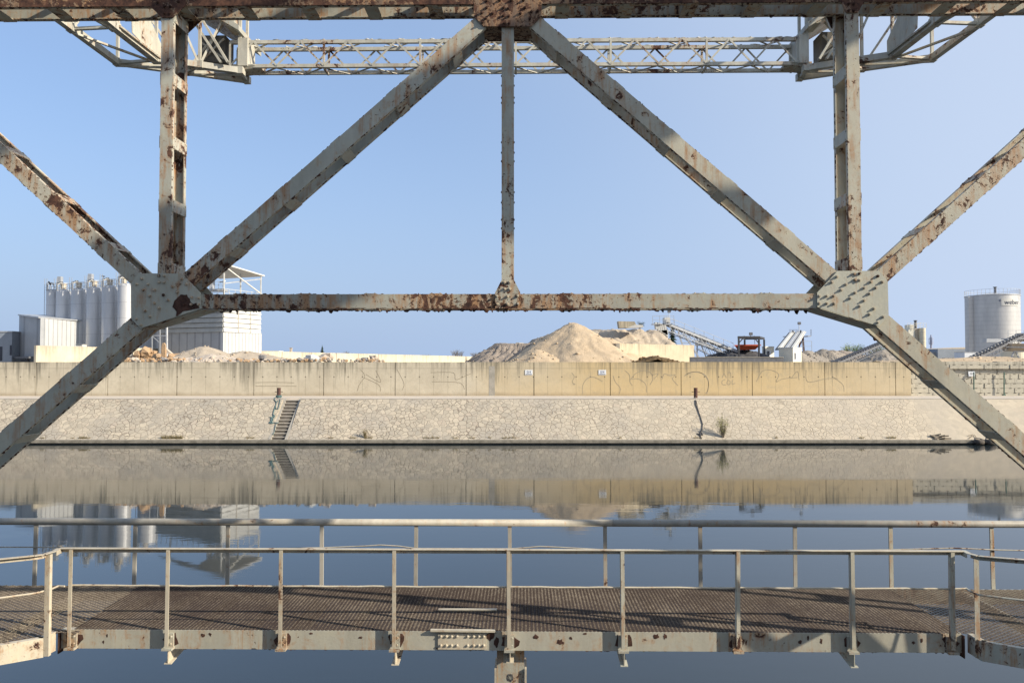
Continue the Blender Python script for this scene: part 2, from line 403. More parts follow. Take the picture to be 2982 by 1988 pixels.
TWIG = m_noisy('bare_twigs', (.20, .165, .12), (.13, .11, .085), 3, .9)
DRYG = m_noisy('dry_grass', (.30, .24, .12), (.20, .16, .08), 4, .9)
WOOD = m_noisy('driftwood', (.30, .25, .19), (.18, .15, .11), 5, .9)
BLOCKC = m_concrete('pale_block_concrete', (.53, .485, .385), (.44, .41, .335), ztop=7.9, streak=.5)
FARBLUE = m_noisy('far_tower_haze_tint', (.33, .34, .42), (.28, .30, .38), 1, .8)  # bluish haze of distance put into the tower's colour

# ================================================================== THE SETTING
YT, YTOP, YW = 71.2, 76.1, 82.8
mb = MB(); mb.add([(-900,-60,0),(900,-60,0),(900,YT+.3,0),(-900,YT+.3,0)], [(0,1,2,3)])
tag(mb.build('water', WATER), kind='structure')
# water bed under the sheet
mb = MB(); mb.box(-900, 900, -60, YT+.4, -4, -3); tag(mb.build('canal_bed', EARTH), kind='structure')
mb = MB(); mb.box(-900, 900, -400, -12, -4, 5.0); tag(mb.build('near_quay', CONC_PLAIN), kind='structure')
t = thing('fill_blocker', 'unseen dark block added behind the viewpoint to cut the sky fill', 'warehouse', (-20, -30, 5))  # out of view, added to deepen shade by blocking low sky light
mb = MB(); mb.box(-75, 24, -46, -17, 4.9, 15); mb.build('wall', m_ribbed('dark_ribbed_cladding', (.16, .165, .17), (.12, .125, .13), pitch=1.2), t)
mb = MB(); mb.prism([(-76, -47, 15), (25, -47, 15), (25, -32, 18), (-76, -32, 18)], (0, 0, .2)); mb.prism([(-76, -32, 18), (25, -32, 18), (25, -16.5, 15), (-76, -16.5, 15)], (0, 0, .2)); mb.build('roof', GALV, t)
# yard behind the wall, one sheet to the horizon
mb = MB(); mb.add([(-4000,YW+.35,7.0),(4000,YW+.35,7.0),(4000,6000,7.0),(-4000,6000,7.0)], [(0,1,2,3)])
tag(mb.build('ground', EARTH), kind='structure')
SX0, SX1 = -23.05, -21.25              # the recess the stairs lie in
def slope_z(Y): return .40+(Y-YT-.45)*(4.0-.40)/(YTOP-YT-.45)
mb = MB()
for x0, x1 in ((-300, SX0), (SX1, 300)):
    a, b = YT+.45, YTOP
    mb.prism([(x0,a,-1),(x0,a,slope_z(a)),(x0,b,slope_z(b)),(x0,b,-1)], (x1-x0,0,0))
mb.prism([(SX0,YT+1.4,-1),(SX0,YT+1.4,.35),(SX0,YTOP+.5,3.55),(SX0,YTOP+.5,-1)], (SX1-SX0,0,0))
tag(mb.build('stone_embankment', STONE), kind='structure')
mb = MB()
mb.box(-300, 300, YT, YT+.45, .14, .41)
tag(mb.build('kerb', KERB), kind='structure')
mb = MB(); mb.box(-300, 300, YT+.12, YT+.45, -1, .14); tag(mb.build('kerb_footing', WETDARK), kind='structure')
mb = MB()
for x0, x1 in ((-300, SX0), (SX1, 300)): mb.box(x0, x1, YTOP, YTOP+.5, 3.0, 4.03)
tag(mb.build('coping', COPING), kind='structure')
mb = MB(); mb.box(-300, SX0, YTOP+.5, YW+1.5, 3, 4.06); mb.box(SX0, SX1, YTOP+.9, YW+1.5, 3, 4.06); mb.box(SX1, 300, YTOP+.5, YW+1.5, 3, 4.06)
tag(mb.build('promenade', PROM), kind='structure')

# stairs
st = thing('stone_stairs', 'narrow flight of dark stone steps set into the paved embankment', 'stairs', (-22.1, YT+.5, .4))
n = 12
mb = MB(); mb.box(SX0+.2, SX1-.2, YT+.46, YT+.85, -.5, .40, 0)
for i in range(n):
    y0 = YT+.85+i*.387; z1 = .40+(i+1)*.298-.06
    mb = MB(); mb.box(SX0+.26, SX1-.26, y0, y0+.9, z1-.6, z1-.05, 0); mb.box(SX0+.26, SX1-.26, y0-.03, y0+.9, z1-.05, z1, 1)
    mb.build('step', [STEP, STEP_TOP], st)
for x in (SX0, SX1-.25):
    mb = MB(); a, b = YT+.46, YTOP+.5
    mb.prism([(x,a,-.5),(x,a,.46),(x,b,4.10),(x,b,2.5)], (.25,0,0)); mb.build('stringer', CONC_PLAIN, st)

# long retaining wall
wall = thing('retaining_wall', 'long streaked concrete retaining wall of tall panels along the far quay', 'wall', (0, YW, 4.06))
js = [-1400,-1190,-980,-771,-562,-353,-103,106,315,516,740,943,1151,1357.5,1555,1777,1983,2190,2401,2607,2653]
for a, b in zip(js[:-1], js[1:]):
    xa = (a-CX)/F*YW; xb = (b-CX)/F*YW
    mb = MB(); mb.box(xa+.035, xb-.035, YW, YW+.4, 3.9, 7.74+R.uniform(-.012,.012))
    mb.build('panel', CONC, wall)
mb = MB(); mb.box((js[0]-CX)/F*YW, (js[-1]-CX)/F*YW-.05, YW+.15, YW+.38, 3.9, 7.70); mb.build('joint_filler', JOINT, wall)
xe = (2653-CX)/F*YW
# a thinner repaired strip and a patch on the wall
mb = MB(); mb.box((1424-CX)/F*YW, (1441-CX)/F*YW, YW-.012, YW, 4.06, 7.3); mb.build('patch', CONC_PLAIN, wall)
def graf(pts, zx, zy, sc, wd=.055):
    g = MB(); q = [P(zx+a/sc, zy+b/sc, YW-.006) for a, b in pts]
    # smooth
    out = []
    for i in range(len(q)-1):
        p0 = q[max(i-1,0)]; p1 = q[i]; p2 = q[i+1]; p3 = q[min(i+2,len(q)-1)]
        for k in range(5):
            t = k/5; out.append(.5*((2*p1)+(p2-p0)*t+(2*p0-5*p1+4*p2-p3)*t*t+(3*p1-p0-3*p2+p3)*t*t*t))
    out.append(q[-1])
    for a, b in zip(out[:-1], out[1:]): g.beam(a, b, .004, wd, up=(b-a).cross(Vector((0,1,0))))
    g.build('faded_graffiti', GRAF, wall)
for pts in ([(1280,715),(1300,770),(1340,820),(1335,870)], [(1380,670),(1420,710),(1425,770),(1445,800)],
            [(1430,750),(1470,700),(1540,672),(1600,690),(1622,740),(1595,795)], [(1610,712),(1665,700),(1630,745)],
            [(1440,745),(1500,745),(1560,790),(1565,860)],
            [(1700,745),(1720,700),(1765,715),(1812,708),(1790,745),(1835,800)], [(1890,720),(1950,685),(2030,690),(2090,750),(2095,830),(2070,870)],
            [(925,690),(948,725),(930,770),(955,790),(935,790)], [(1020,870),(1020,800),(1060,740),(1120,730),(1190,765)],
            [(2215,735),(2230,700),(2250,735)], [(2260,700),(2285,690),(2290,735)], [(2240,750),(2215,760),(2215,790),(2245,795)],
            [(2262,755),(2255,785),(2280,790),(2280,760),(2262,755)], [(2300,755),(2300,790),(2325,780)]):
    graf(pts, 1350, 850, 2.94)
for pts in ([(1000,850),(1020,790),(1065,720),(1030,665)], [(1060,735),(1120,760),(1190,800),(1200,850)], [(1075,705),(1200,772),(1160,670)],
            [(1630,690),(1820,690),(1845,750),(1940,712),(1972,700)], [(1640,768),(1870,775),(1920,832)], [(130,775),(290,772),(460,777)], [(130,805),(480,806)],
            [(1340,660),(1400,780),(1385,840)]):
    graf(pts, 700, 850, 2.94)
for pts in ([(520,260),(560,190),(620,182),(672,212),(655,262),(700,242),(800,232)], [(760,235),(800,190),(812,250)], [(860,180),(872,262),(1000,240),(1080,240)], [(30,215),(90,195),(160,210),(192,262),(180,345)], [(1040,225),(1110,280),(1120,330)]):
    graf(pts, 1982, 1000, 2.352)

def text_mesh(txt, size, mat, name, fit):
    cu = bpy.data.curves.new('t', 'FONT'); cu.body = txt; cu.size = size; cu.align_x = 'CENTER'; cu.align_y = 'CENTER'; cu.extrude = .004
    to = bpy.data.objects.new('t', cu); COL.objects.link(to)
    bpy.context.view_layer.update()
    me = bpy.data.meshes.new_from_object(to.evaluated_get(bpy.context.evaluated_depsgraph_get()))
    bpy.data.objects.remove(to); bpy.data.curves.remove(cu)
    me.name = name; me.materials.clear(); me.materials.append(mat)
    for v in me.vertices: v.co = fit(v.co)
    return me
for px, lab in ((1540, 'small white board reading 0/4 on the wall below the foot of the sand cone'), (1754, 'small white board reading 0/4 on the wall just left of the graffiti arcs')):
    c = P(px, 1084, YW-.03)
    t = thing('wall_sign', lab, 'sign', c, 'material boards on the retaining wall')
    mb = MB(); h = 11/F*YW; mb.box(c.x-h, c.x+h, c.y-.02, c.y+.02, c.z-.27, c.z+.27); mb.build('board', SIGNW, t)
    me = text_mesh('0/4', .36, SIGNB, 'lettering', lambda q: Vector((q.x, -q.z, q.y+.03)))
    inst(me, 'lettering', t, c+Vector((0,-.024,0)))
    mb = MB(); mb.box(c.x-h*.8, c.x+h*.8, c.y-.026, c.y-.02, c.z-.2, c.z-.15); mb.build('underline', SIGNB, t)

# block wall on the right
bw = thing('block_wall', 'pale interlocking concrete block wall with dark notches at the right end of the quay', 'wall', (xe+15, YW+.6, 4.06))
mb = MB(); rr = random.Random(3)
y0 = YW+.75; row = .52
for r_ in range(8):
    x = xe-2+(r_%2)*.47
    while x < xe+75:
        ww = rr.choice([.95, .95, .95, 1.9]); j = rr.uniform(0, .05)
        z0 = 3.95+r_*row-.1
        zt = min(z0+row-.015, 7.80 if rr.random() < .8 else 7.72)
        if zt > z0+.1: mb.box(x+.012, x+ww-.012, y0-j, y0+.8, z0, zt, 0)
        if r_ < 7:
            mb.box(x+.33, x+.62, y0-j-.012, y0-j, z0+row-.085, z0+row-.02, 1)
            if ww > 1: mb.box(x+1.3, x+1.58, y0-j-.012, y0-j, z0+row-.085, z0+row-.02, 1)
            if rr.random() < .55: mb.box(x-.02, x+.03, y0-j-.014, y0-j, z0+.05, z0+row-.05, 1)
            mb.box(x+.15, x+.2, y0-j-.01, y0-j, z0+.26, z0+.31, 1)
        x += ww
mb.build('blocks', [BLOCKC, NOTCH], bw)
mb = MB(); mb.box(xe-2, xe+75, y0+.1, y0+.5, 3.9, 7.6); mb.build('core', JOINT, bw)
for px in (2836, 2924):
    c = P(px, 1148, YW+.35)
    t = thing('green_pole', 'thin dark green pole before the block wall, %s' % ('beside the small board' if px == 2836 else 'the one farther right of the small board'), 'pole', c, 'green poles at the block wall')
    top = P(px, 1083, YW+.35); mb = MB(); mb.tube(c, top, .06, .06, 8); mb.build('tube', GREENP, t); mb = MB(); mb.box(c.x-.12, c.x+.12, c.y-.12, c.y+.12, c.z-.1, c.z+.03); mb.build('base_plate', GREENP, t)
c = P(2829, 1088, YW+.6)
t = thing('wall_sign', 'small pale board on the block wall beside a green pole', 'sign', c)
mb = MB(); mb.box(c.x-.36, c.x+.36, c.y-.03, c.y+.02, c.z-.28, c.z+.28); mb.build('board', SIGNW, t)
me = text_mesh('0/4', .34, GREYST, 'lettering', lambda q: Vector((q.x, -q.z, q.y)))
inst(me, 'lettering', t, c+Vector((.05,-.034,0)))

# mooring posts and what hangs from them
def bollard(px, lab):
    c = PZ(px, 1158, 4.06)
    t = thing('mooring_post', lab, 'mooring post', c, 'rusty mooring posts on the quay')
    mb = MB(); mb.tube(c-Vector((0,0,.3)), c+Vector((0,0,1.0)), .19, .19, 14); mb.tube(c+Vector((0,0,1.0)), c+Vector((0,0,1.03)), .21, .21, 14); mb.build('post', RUSTPIPE, t)
    mb = MB(); mb.tube(c+Vector((-.42,0,.62)), c+Vector((.42,0,.62)), .035, .035, 6); mb.build('crossbar', RUSTPIPE, t)
    return c
c1 = bollard(812, 'rusty steel mooring post wrapped with rope beside the stone stairs')
c2 = bollard(2026, 'rusty steel mooring post with a dark hose hanging down the bank')
def onslope(x, y, lift=.05):
    r = ray(x, y); m = (4.0-.40)/(YTOP-YT-.45)
    # z = .40 + (Y - YT-.45) * m
    k = (.40-(YT+.45)*m-EYE+lift)/(r.z-r.y*m)
    return Vector((r.x*k, r.y*k, EYE+r.z*k))
mb = MB()
z7 = lambda pts: [onslope(740+a/7.84, 1100+b/7.84, .06) for a, b in pts]
for k in range(4):
    mb.path([c1+Vector((.27*math.cos(a), .27*math.sin(a), .08+.05*k+.02*math.sin(3*a+k))) for a in [i*math.pi/5 for i in range(11)]], .045, 5)
mb.path([c1+Vector((-.3,-.2,.08))]+z7([(460,490),(510,560),(545,520)])+[c1+Vector((.05,-.3,.08))], .04, 5)
mb.path(z7([(510,560),(495,640),(500,710),(545,712),(575,600),(595,480)]), .035, 5)
mb.path(z7([(500,620),(460,730),(430,830),(440,880),(400,900),(350,895)]), .045, 5)
mb.path(z7([(430,830),(470,860),(455,900),(420,920),(430,970),(380,1000),(350,1030),(400,1040),(450,1020),(530,1030),(560,1010)]), .05, 5)
mb.path(z7([(400,900),(395,980),(420,1035),(350,1010),(390,990)]), .06, 5)
mb.path(z7([(505,1050),(480,1150),(465,1230),(420,1290),(465,1300)]), .03, 5)
tag(mb.build('mooring_rope', ROPE), 'tangled blue-green rope hanging down the bank from the mooring post', 'rope')
mb = MB()
pts = [c2+Vector((-.1,-.2,.1))]+[onslope(a, b, .05) for a, b in ((2025,1166),(2026,1178),(2033,1195),(2040,1214),(2046,1235),(2044,1250),(2038,1262),(2040,1270),(2043,1277))]
mb.path(pts, .055, 6); mb.path([pts[1]+Vector((.08,0,0)), pts[2]+Vector((.12,0,.05)), pts[3]], .04, 5)
mb.path([onslope(a, b, .05) for a, b in ((2038,1255),(2047,1266),(2030,1262),(2042,1272))], .04, 5)
tag(mb.build('hose', HOSE), 'dark flexible hose running from the right mooring post down to the water', 'hose')

# ------------------------------------------------------------------ plants
def tuft(mb, base, h, wd, n, rnd, bend=.4, th=.02, leaf=None, leaf_n=0, ls=.07):
    for _ in range(n):
        a = rnd.uniform(0, 2*math.pi); s_ = rnd.uniform(0, 1)**.7
        hh = h*rnd.uniform(.55, 1.0)*(1-.25*s_)
        tip = Vector((math.cos(a)*wd*s_, math.sin(a)*wd*s_*.6, hh))
        b0 = Vector(base)+Vector((rnd.uniform(-.12,.12)*wd, rnd.uniform(-.1,.1)*wd, 0))
        mid = b0+Vector((tip.x*bend, tip.y*bend, hh*.55))
        end = b0+tip
        for p, q, t0, t1 in ((b0, mid, th, th*.7), (mid, end, th*.7, th*.3)):
            mb.tube(p, q, t0, t1, 3, 0, cap=False)
        if leaf_n:
            for k in range(leaf_n):
                f = rnd.uniform(.25, 1.05); c = mid.lerp(end, f) if f > .5 else b0.lerp(mid, f*2)
                c = c+Vector((rnd.uniform(-1,1), rnd.uniform(-1,1), rnd.uniform(-1,1)))*ls*1.2
                u = Vector((rnd.uniform(-1,1), rnd.uniform(-1,1), rnd.uniform(-.2,1))).normalized()*ls
                v = Vector((rnd.uniform(-1,1), rnd.uniform(-1,1), rnd.uniform(-1,1))).normalized()*ls*.45
                mb.add([c-u, c+v, c+u, c-v], [(0,1,2,3)], 1)
rp = random.Random(5)
b = onslope(2106, 1273, 0)
t = thing('bank_shrub', 'yellow-green willowy shrub growing at the foot of the bank', 'shrub', b)
mb = MB(); tuft(mb, b, 2.3, .75, 70, rp, .5, .013, 1, 12, .05); mb.build('stems', [TWIG, LEAF_Y], t)
b = onslope(1062, 1275, 0); mb = MB(); tuft(mb, b, 1.0, .45, 40, rp, .4, .016, 1, 2, .05)
tag(mb.build('dry_tuft', [DRYG, DRYG]), 'small dry brown weed at the water edge left of centre', 'weed')
mb = MB()
for i in range(16): tuft(mb, onslope(472+i*3.9, 1277, 0), .45, .3, 14, rp, .5, .012)
for i in range(26):
    px = rp.uniform(-100, 2600)
    for k in range(rp.randint(2, 5)): tuft(mb, onslope(px+k*5, 1277-rp.random()*1.5, 0), rp.uniform(.15,.4), .2, 8, rp, .5, .012)
tag(mb.build('edge_grass', DRYG), 'dry grass growing in tufts along the kerb at the foot of the bank', 'grass', kind='stuff')
mb = MB()
for i, (px, py) in enumerate(((2716,1268),(2724,1272),(2735,1270),(2744,1276),(2728,1277))):
    p = onslope(px, py, .12); mb.path([p, p+Vector((rp.uniform(.5,.9), -.2, rp.uniform(-.1,.2)))], .07, 6); mb.rock(p, .3, .2, .1, rp)
tag(mb.build('driftwood', WOOD), 'small heap of driftwood lying at the foot of the bank', 'driftwood')
mb = MB()
for p, q in (((2838,1266),(2845,1277)), ((2820,1268),(2834,1264)), ((2822,1276),(2836,1266))): mb.path([onslope(*p, .1), onslope(*q, .1)], .03, 5)
tag(mb.build('loose_branch', WOOD), 'thin bare branch lying on the smooth part of the bank', 'branch')
for px, lab in ((2852, 'left of two dark rubber fenders lying on the kerb at the waterline'), (2884, 'right of two dark rubber fenders lying on the kerb at the waterline')):
    c = P(px, 1287, YT-.25)
    t = thing('rubber_fender', lab, 'fender', c-Vector((0,0,.3)), 'fenders on the waterline')
    mb = MB(); mb.tube(c-Vector((.38,0,0)), c+Vector((.38,0,0)), .27, .23, 12); mb.tube(c+Vector((.38,0,0)), c+Vector((.5,0,0)), .2, .1, 10); mb.tube(c-Vector((.38,0,0)), c-Vector((.5,0,0)), .22, .1, 10)
    mb.build('body', RUBBER, t, True); mb = MB(); mb.path([c+Vector((-.5,0,.1)), c+Vector((-.2,.3,.35)), c+Vector((.3,.4,.3)), c+Vector((.9,.3,.05))], .06, 6); mb.build('strap', HOSE, t)

def tree(name, lab, cat, base, h, wd, kind, seed, group=None):
    rn = random.Random(seed); base = Vector(base)
    t = thing(name, lab, cat, base, group)
    mb = MB(); mb.tube(base-Vector((0,0,.5)), base+Vector((0,0,h*.5)), h*.03, h*.018, 7); mb.tube(base+Vector((0,0,h*.5)), base+Vector((0,0,h*.95)), h*.018, h*.004, 6)
    if kind == 'conifer':
        mb.build('trunk', BARK, t); cr = MB(); lv = 15
        for i in range(lv):
            f = i/(lv-1); zc = h*(.12+.85*f); rad = wd*(1-f)**.8*rn.uniform(.8,1.15)+.03*wd
            for k in range(14):
                a = rn.uniform(0, 6.283); rr_ = rad*rn.uniform(.55, 1.1)
                tip = base+Vector((math.cos(a)*rr_, math.sin(a)*rr_, zc-rr_*.12)); root = base+Vector((0,0,zc+.05*h))
                for s in range(5):
                    q = root.lerp(tip, (s+1)/5); d = (tip-root).normalized(); sd = d.cross(Vector((0,0,1)))*(wd*.14)
                    dn = Vector((0,0,-wd*.10))
                    cr.add([q-sd+dn, q-d*wd*.16, q+sd+dn, q+d*wd*.16], [(0,1,2,3)])
        cr.build('crown', LEAF_D, t)
    elif kind == 'bare':
        for k in range(46):
            f = rn.uniform(.1,.9); a = rn.uniform(0,6.283); p = base+Vector((rn.uniform(-.3,.3)*wd,0,h*f*.6)); l = h*(.45-.15*f)
            q = p+Vector((math.cos(a)*wd*.6, math.sin(a)*wd*.6, l)); mb.tube(p, q, h*.008, h*.003, 3, cap=False)
            for _ in range(5):
                g = p.lerp(q, rn.uniform(.3,1)); a2 = rn.uniform(0,6.283)
                mb.tube(g, g+Vector((math.cos(a2)*wd*.25, math.sin(a2)*wd*.25, l*.4)), h*.004, h*.002, 3, cap=False)
        mb.build('branches', TWIG, t)
    else:
        limbs = []
        for k in range(16):
            a = rn.uniform(0,6.283); p = base+Vector((0,0,h*rn.uniform(.1,.5))); q = p+Vector((math.cos(a)*wd*rn.uniform(.3,.9), math.sin(a)*wd*.6, h*rn.uniform(.2,.5)))
            mb.tube(p, q, h*.012, h*.004, 4, cap=False); limbs.append((p, q))
        mb.build('trunk', BARK if kind == 'dark' else TWIG, t)
        cr = MB(); lf = LEAF_D if kind == 'dark' else LEAF_G
        for p, q in limbs:
            for c in range(5):
                cc = p.lerp(q, rn.uniform(.4,1.1))+Vector((rn.uniform(-1,1), rn.uniform(-1,1), rn.uniform(-.5,1)))*wd*.12
                for _ in range(26):
                    e = cc+Vector((rn.gauss(0,1), rn.gauss(0,1), rn.gauss(0,1)))*wd*.11; ls = h*.022
                    u = Vector((rn.uniform(-1,1), rn.uniform(-1,1), rn.uniform(-1,1))).normalized()*ls; v = Vector((rn.uniform(-1,1), rn.uniform(-1,1), rn.uniform(-1,1))).normalized()*ls*.6
                    cr.add([e-u, e+v, e+u, e-v], [(0,1,2,3)])
        cr.build('crown', lf, t)
    return t
def gp(px, D): p = P(px, HOR, D); return Vector((p.x, D, 7.0))
tree('conifer', 'small dark conifer standing alone beyond the long rear wall', 'tree', gp(938, 230), z_at(1004, 230)-7, 1.35, 'conifer', 1)
for i, (px, top, wd, D, lab) in enumerate(((1010,1019,2.2,280,'bare hazy treetop just right of the small conifer'), (1240,1028,2.2,280,'low bare treetop midway between conifer and gravel heap'),
        (1332,1014,2.6,250,'tallest bare tree behind the rear wall left of the gravel heap'), (1385,1022,2.0,250,'bare bushy tree touching the left end of the gravel heap'))):
    tree('bare_tree', lab, 'tree', gp(px, D), z_at(top, D)-7, wd, 'bare', 20+i, 'bare trees beyond the rear wall')
tree('dark_tree', 'dark evergreen tree behind the head of the long conveyor', 'tree', gp(1958, 118), z_at(945, 118)-7, 1.6, 'conifer', 41)
tree('dark_tree', 'small dark bush on top of the heap behind the sand cone', 'tree', P(1864, 962, 104), 1.3, .7, 'dark', 42)
tree('spring_tree', 'light green budding tree behind the gravel heaps right of the cabins', 'tree', gp(2485, 150), z_at(996, 150)-7, 3.0, 'leafy', 43, 'budding trees behind the conveyors')
tree('spring_tree', 'pale green budding tree half hidden by the steel diagonal', 'tree', gp(2555, 155), z_at(1000, 155)-7, 2.0, 'leafy', 44, 'budding trees behind the conveyors')
mb = MB(); rn = random.Random(9)
for i in range(260):
    px = rn.uniform(-300, 3300)
    if 930 < px < 945: continue
    b = gp(px, 420+rn.uniform(-30, 60)); h = rn.uniform(1.2, 4.2)
    for k in range(7): tuft(mb, b+Vector((rn.uniform(-3,3),0,0)), h, 2.2, 3, rn, .5, .10)
tag(mb.build('distant_woodland', TWIG), 'low hazy line of bare trees on the horizon', 'trees', kind='stuff')

# ------------------------------------------------------------------ heaps
def smooth_noise(x, y, rnd=[None]):
    return (math.sin(x*1.3+y*.7)+math.sin(x*.6-y*1.9+1.3)+.6*math.sin(x*2.9+y*2.3+.4)+.4*math.sin(x*5.1-y*4.7+2))/3
def heap(name, label, cones, mat, group=None, lumps=45, ymin=0.42, rough=.12, res=.22, base=6.8, cat='heap', ridges=0.0, flat=None):
    xs0 = min(c[0]-c[3]/c[4] for c in cones)-.3; xs1 = max(c[0]+c[3]/c[4] for c in cones)+.3
    ys0 = min(c[1]-c[3]/c[4] for c in cones)-.3; ys1 = max(c[1]+c[3]/c[4] for c in cones)+.3
    ys0 = max(ys0, YW+ymin)
    nx = min(220, int((xs1-xs0)/res)+2); ny = min(130, int((ys1-ys0)/res)+2)
    rn = random.Random(hash(name+label) % 1000 if False else len(label)*7)
    vs = []; 
    for j in range(ny):
        for i in range(nx):
            x = xs0+(xs1-xs0)*i/(nx-1); y = ys0+(ys1-ys0)*j/(ny-1); z = -.5
            for cx, cy, sx, h, s in cones:
                d = math.hypot((x-cx)*sx, y-cy); th = math.atan2(y-cy, x-cx)
                d *= 1+.07*math.sin(3*th+cx)+.04*math.sin(7*th+cy)
                rr0 = .28*min(h, 3.2); q = h-s*(math.sqrt(d*d+rr0*rr0)-rr0)
                if ridges: q += ridges*math.sin(th*26+2*math.sin(d*1.5))*min(1, d*.6)
                z = max(z, q)
            if z > -.3: z += rough*smooth_noise(x*1.7+len(label), y*1.7)+rn.uniform(-.35,.35)*rough
            if flat: z = min(z, flat+rough*.5*smooth_noise(x, y)+rn.uniform(-.2,.2)*rough)
            vs.append((x, y, 7.0+z))
    mb = MB(); mb.v = vs
    mb.f = [(j*nx+i, j*nx+i+1, (j+1)*nx+i+1, (j+1)*nx+i) for j in range(ny-1) for i in range(nx-1)]; mb.m = [0]*len(mb.f)
    cand = [p for p in vs if p[2] > 7.35 and p[1] < sum(c[1] for c in cones)/len(cones)+.5]
    for _ in range(lumps if cand else 0):
        p = rn.choice(cand); k = rn.uniform(.04, .15)*(1 if rn.random() < .9 else 1.8)
        if rn.random() > 1.15-(p[2]-7)/6: continue
        mb.rock((p[0], p[1]-.03, p[2]+k*.2), k*1.2, k, k*.8, rn, 0, .35)
    mb.m = [0]*len(mb.f)
    o = mb.build(name, mat, None, True)
    return tag(o, label, cat, group)
def cone(px, py, D, slope=.68, sx=1.0): p = P(px, py, D); return (p.x, D, sx, p.z-7.0, slope)
heap('sand_heap', 'tall pale sand cone in the middle of the yard', [cone(1672, 940, 92, .66), cone(1705, 966, 92.5, .64), cone(1762, 982, 93, .62)], SAND, ridges=.03, rough=.10)
heap('sand_heap', 'low pale sand mound at the left foot of the tall cone', [cone(1565, 1018, 87, .6, .9), cone(1600, 1030, 86.5, .5)], SAND, rough=.08)
heap('gravel_heap', 'furrowed grey-brown gravel bank left of the sand cone', [cone(1482, 990, 95, .68, .95), cone(1515, 986, 95, .65, .9), cone(1550, 984, 96, .6)], GRAVEL, ridges=.16, rough=.16, flat=P(1450, 1000, 95).z-7)
heap('earth_bank', 'flat-topped earth and rubble bank behind the sand cone', [cone(1600, 974, 106, .55), cone(1660, 956, 106, .6), cone(1700, 950, 106, .6), cone(1760, 930, 108, .7), cone(1800, 930, 108, .75)], GRAVEL_G, rough=.3, flat=P(1800, 958, 102).z-7)
heap('earth_bank', 'pale rubble slope running down below the conveyor head', [cone(1850, 955, 105, .85), cone(1900, 958, 105, .95), cone(1790, 950, 105, .7)], SAND2, rough=.3, flat=P(1880, 960, 105).z-7)
heap('compost_heap', 'low dark brown compost mound in front of the storage bay', [cone(1905, 1036, 84.6, .5, .75), cone(1930, 1040, 84.8, .5, .8)], COMPOST, rough=.07, res=.12)
heap('aggregate_heap', 'dark grey aggregate heap under the black steel frame', [cone(2135, 1018, 100, .35), cone(2170, 1018, 100, .45), cone(2200, 1026, 100, .5)], COALY, rough=.2)
heap('gravel_heap', 'grey gravel cone right of the cream cabin', [cone(2320, 1022, 96, .7), cone(2350, 1020, 98, .7)], GRAVEL_G, ridges=.05)
heap('gravel_heap', 'brown-grey furrowed gravel cone left of the rising conveyor', [cone(2400, 1017, 108, .62), cone(2424, 1019, 110, .6)], GRAVEL_G, ridges=.12)
heap('gravel_heap', 'far brown gravel heap behind the furrowed cone', [cone(2450, 1020, 125, .5), cone(2470, 1022, 125, .5)], GRAVEL)
heap('gravel_heap', 'wide grey gravel heap under the steel diagonal', [cone(2570, 1018, 112, .55), cone(2600, 1016, 112, .55), cone(2640, 1026, 112, .5)], GRAVEL_G, ridges=.05)
heap('sand_heap', 'low strip of pinkish sand behind the block wall', [cone(2700, 1044, 88, .2, .3), cone(2790, 1042, 88, .2, .3), cone(2880, 1037, 90, .22, .4), cone(2960, 1046, 88, .2, .3), cone(3060, 1044, 88, .2, .3)], SAND, rough=.06, ymin=1.7)
heap('sand_heap', 'pale sand mound behind the broken stones', [cone(597, 1008, 90, .55, .8)], SAND2, rough=.07)
heap('sand_heap', 'second pale mound between the stones and the long wall', [cone(714, 1022, 94, .4, .6)], SAND2, rough=.05)
heap('earth_bank', 'low brown rubble mound before the pale sand mound', [cone(620, 1032, 86, .4, .6), cone(560, 1040, 86, .4, .6), cone(660, 1042, 86, .4, .6)], PALEST, rough=.12)

# broken stones
rs = random.Random(21)
def boulder(px, py, D, sx, sz, mat, lab, grp):
    c = P(px, py, D)
    mb = MB(); mb.rock(c, sx, sx*.8, sz, rs, 0, .3)
    return tag(mb.build('broken_stone', mat), lab, 'stone', grp)
for px, py, sx, sz in ((400,1034,.65,.55),(422,1026,.7,.6),(445,1033,.6,.5),(415,1046,.9,.5),(440,1046,.9,.45),(462,1040,.7,.5),(390,1047,.8,.5),(436,1020,.4,.35)):
    boulder(px, py, 88+rs.uniform(0,1.5), sx, sz, OCHRE, 'ochre broken concrete lump in the pile left of the upright slab', 'ochre lumps left of the upright slab')
for px, py, sx, sz in ((500,1040,.8,.4),(515,1040,.9,.5),(500,1048,1.0,.4),(532,1044,.7,.45)):
    boulder(px, py, 88+rs.uniform(0,1), sx, sz, OCHRE, 'ochre broken concrete lump just right of the upright slab', 'ochre lumps right of the upright slab')
c = P(475, 1048, 86.6); d = P(475, 998, 86.6)
mb = MB(); mb.prism([c+Vector((-.26,0,-.6)), c+Vector((.30,0,-.6)), d+Vector((.24,0,-.25)), d+Vector((.08,0,0)), d+Vector((-.12,0,-.04)), d+Vector((-.18,0,-.5))], (0,.3,0))
tag(mb.build('upright_slab', OCHRE), 'ochre concrete slab standing upright among the broken stones', 'slab')
c = P(490, 1026, 89); mb = MB(); mb.beam(P(480,1015,89), P(502,1034,89), .5, .3); tag(mb.build('leaning_slab', PALEST), 'brown slab leaning against the upright ochre slab', 'slab')
mb = MB()
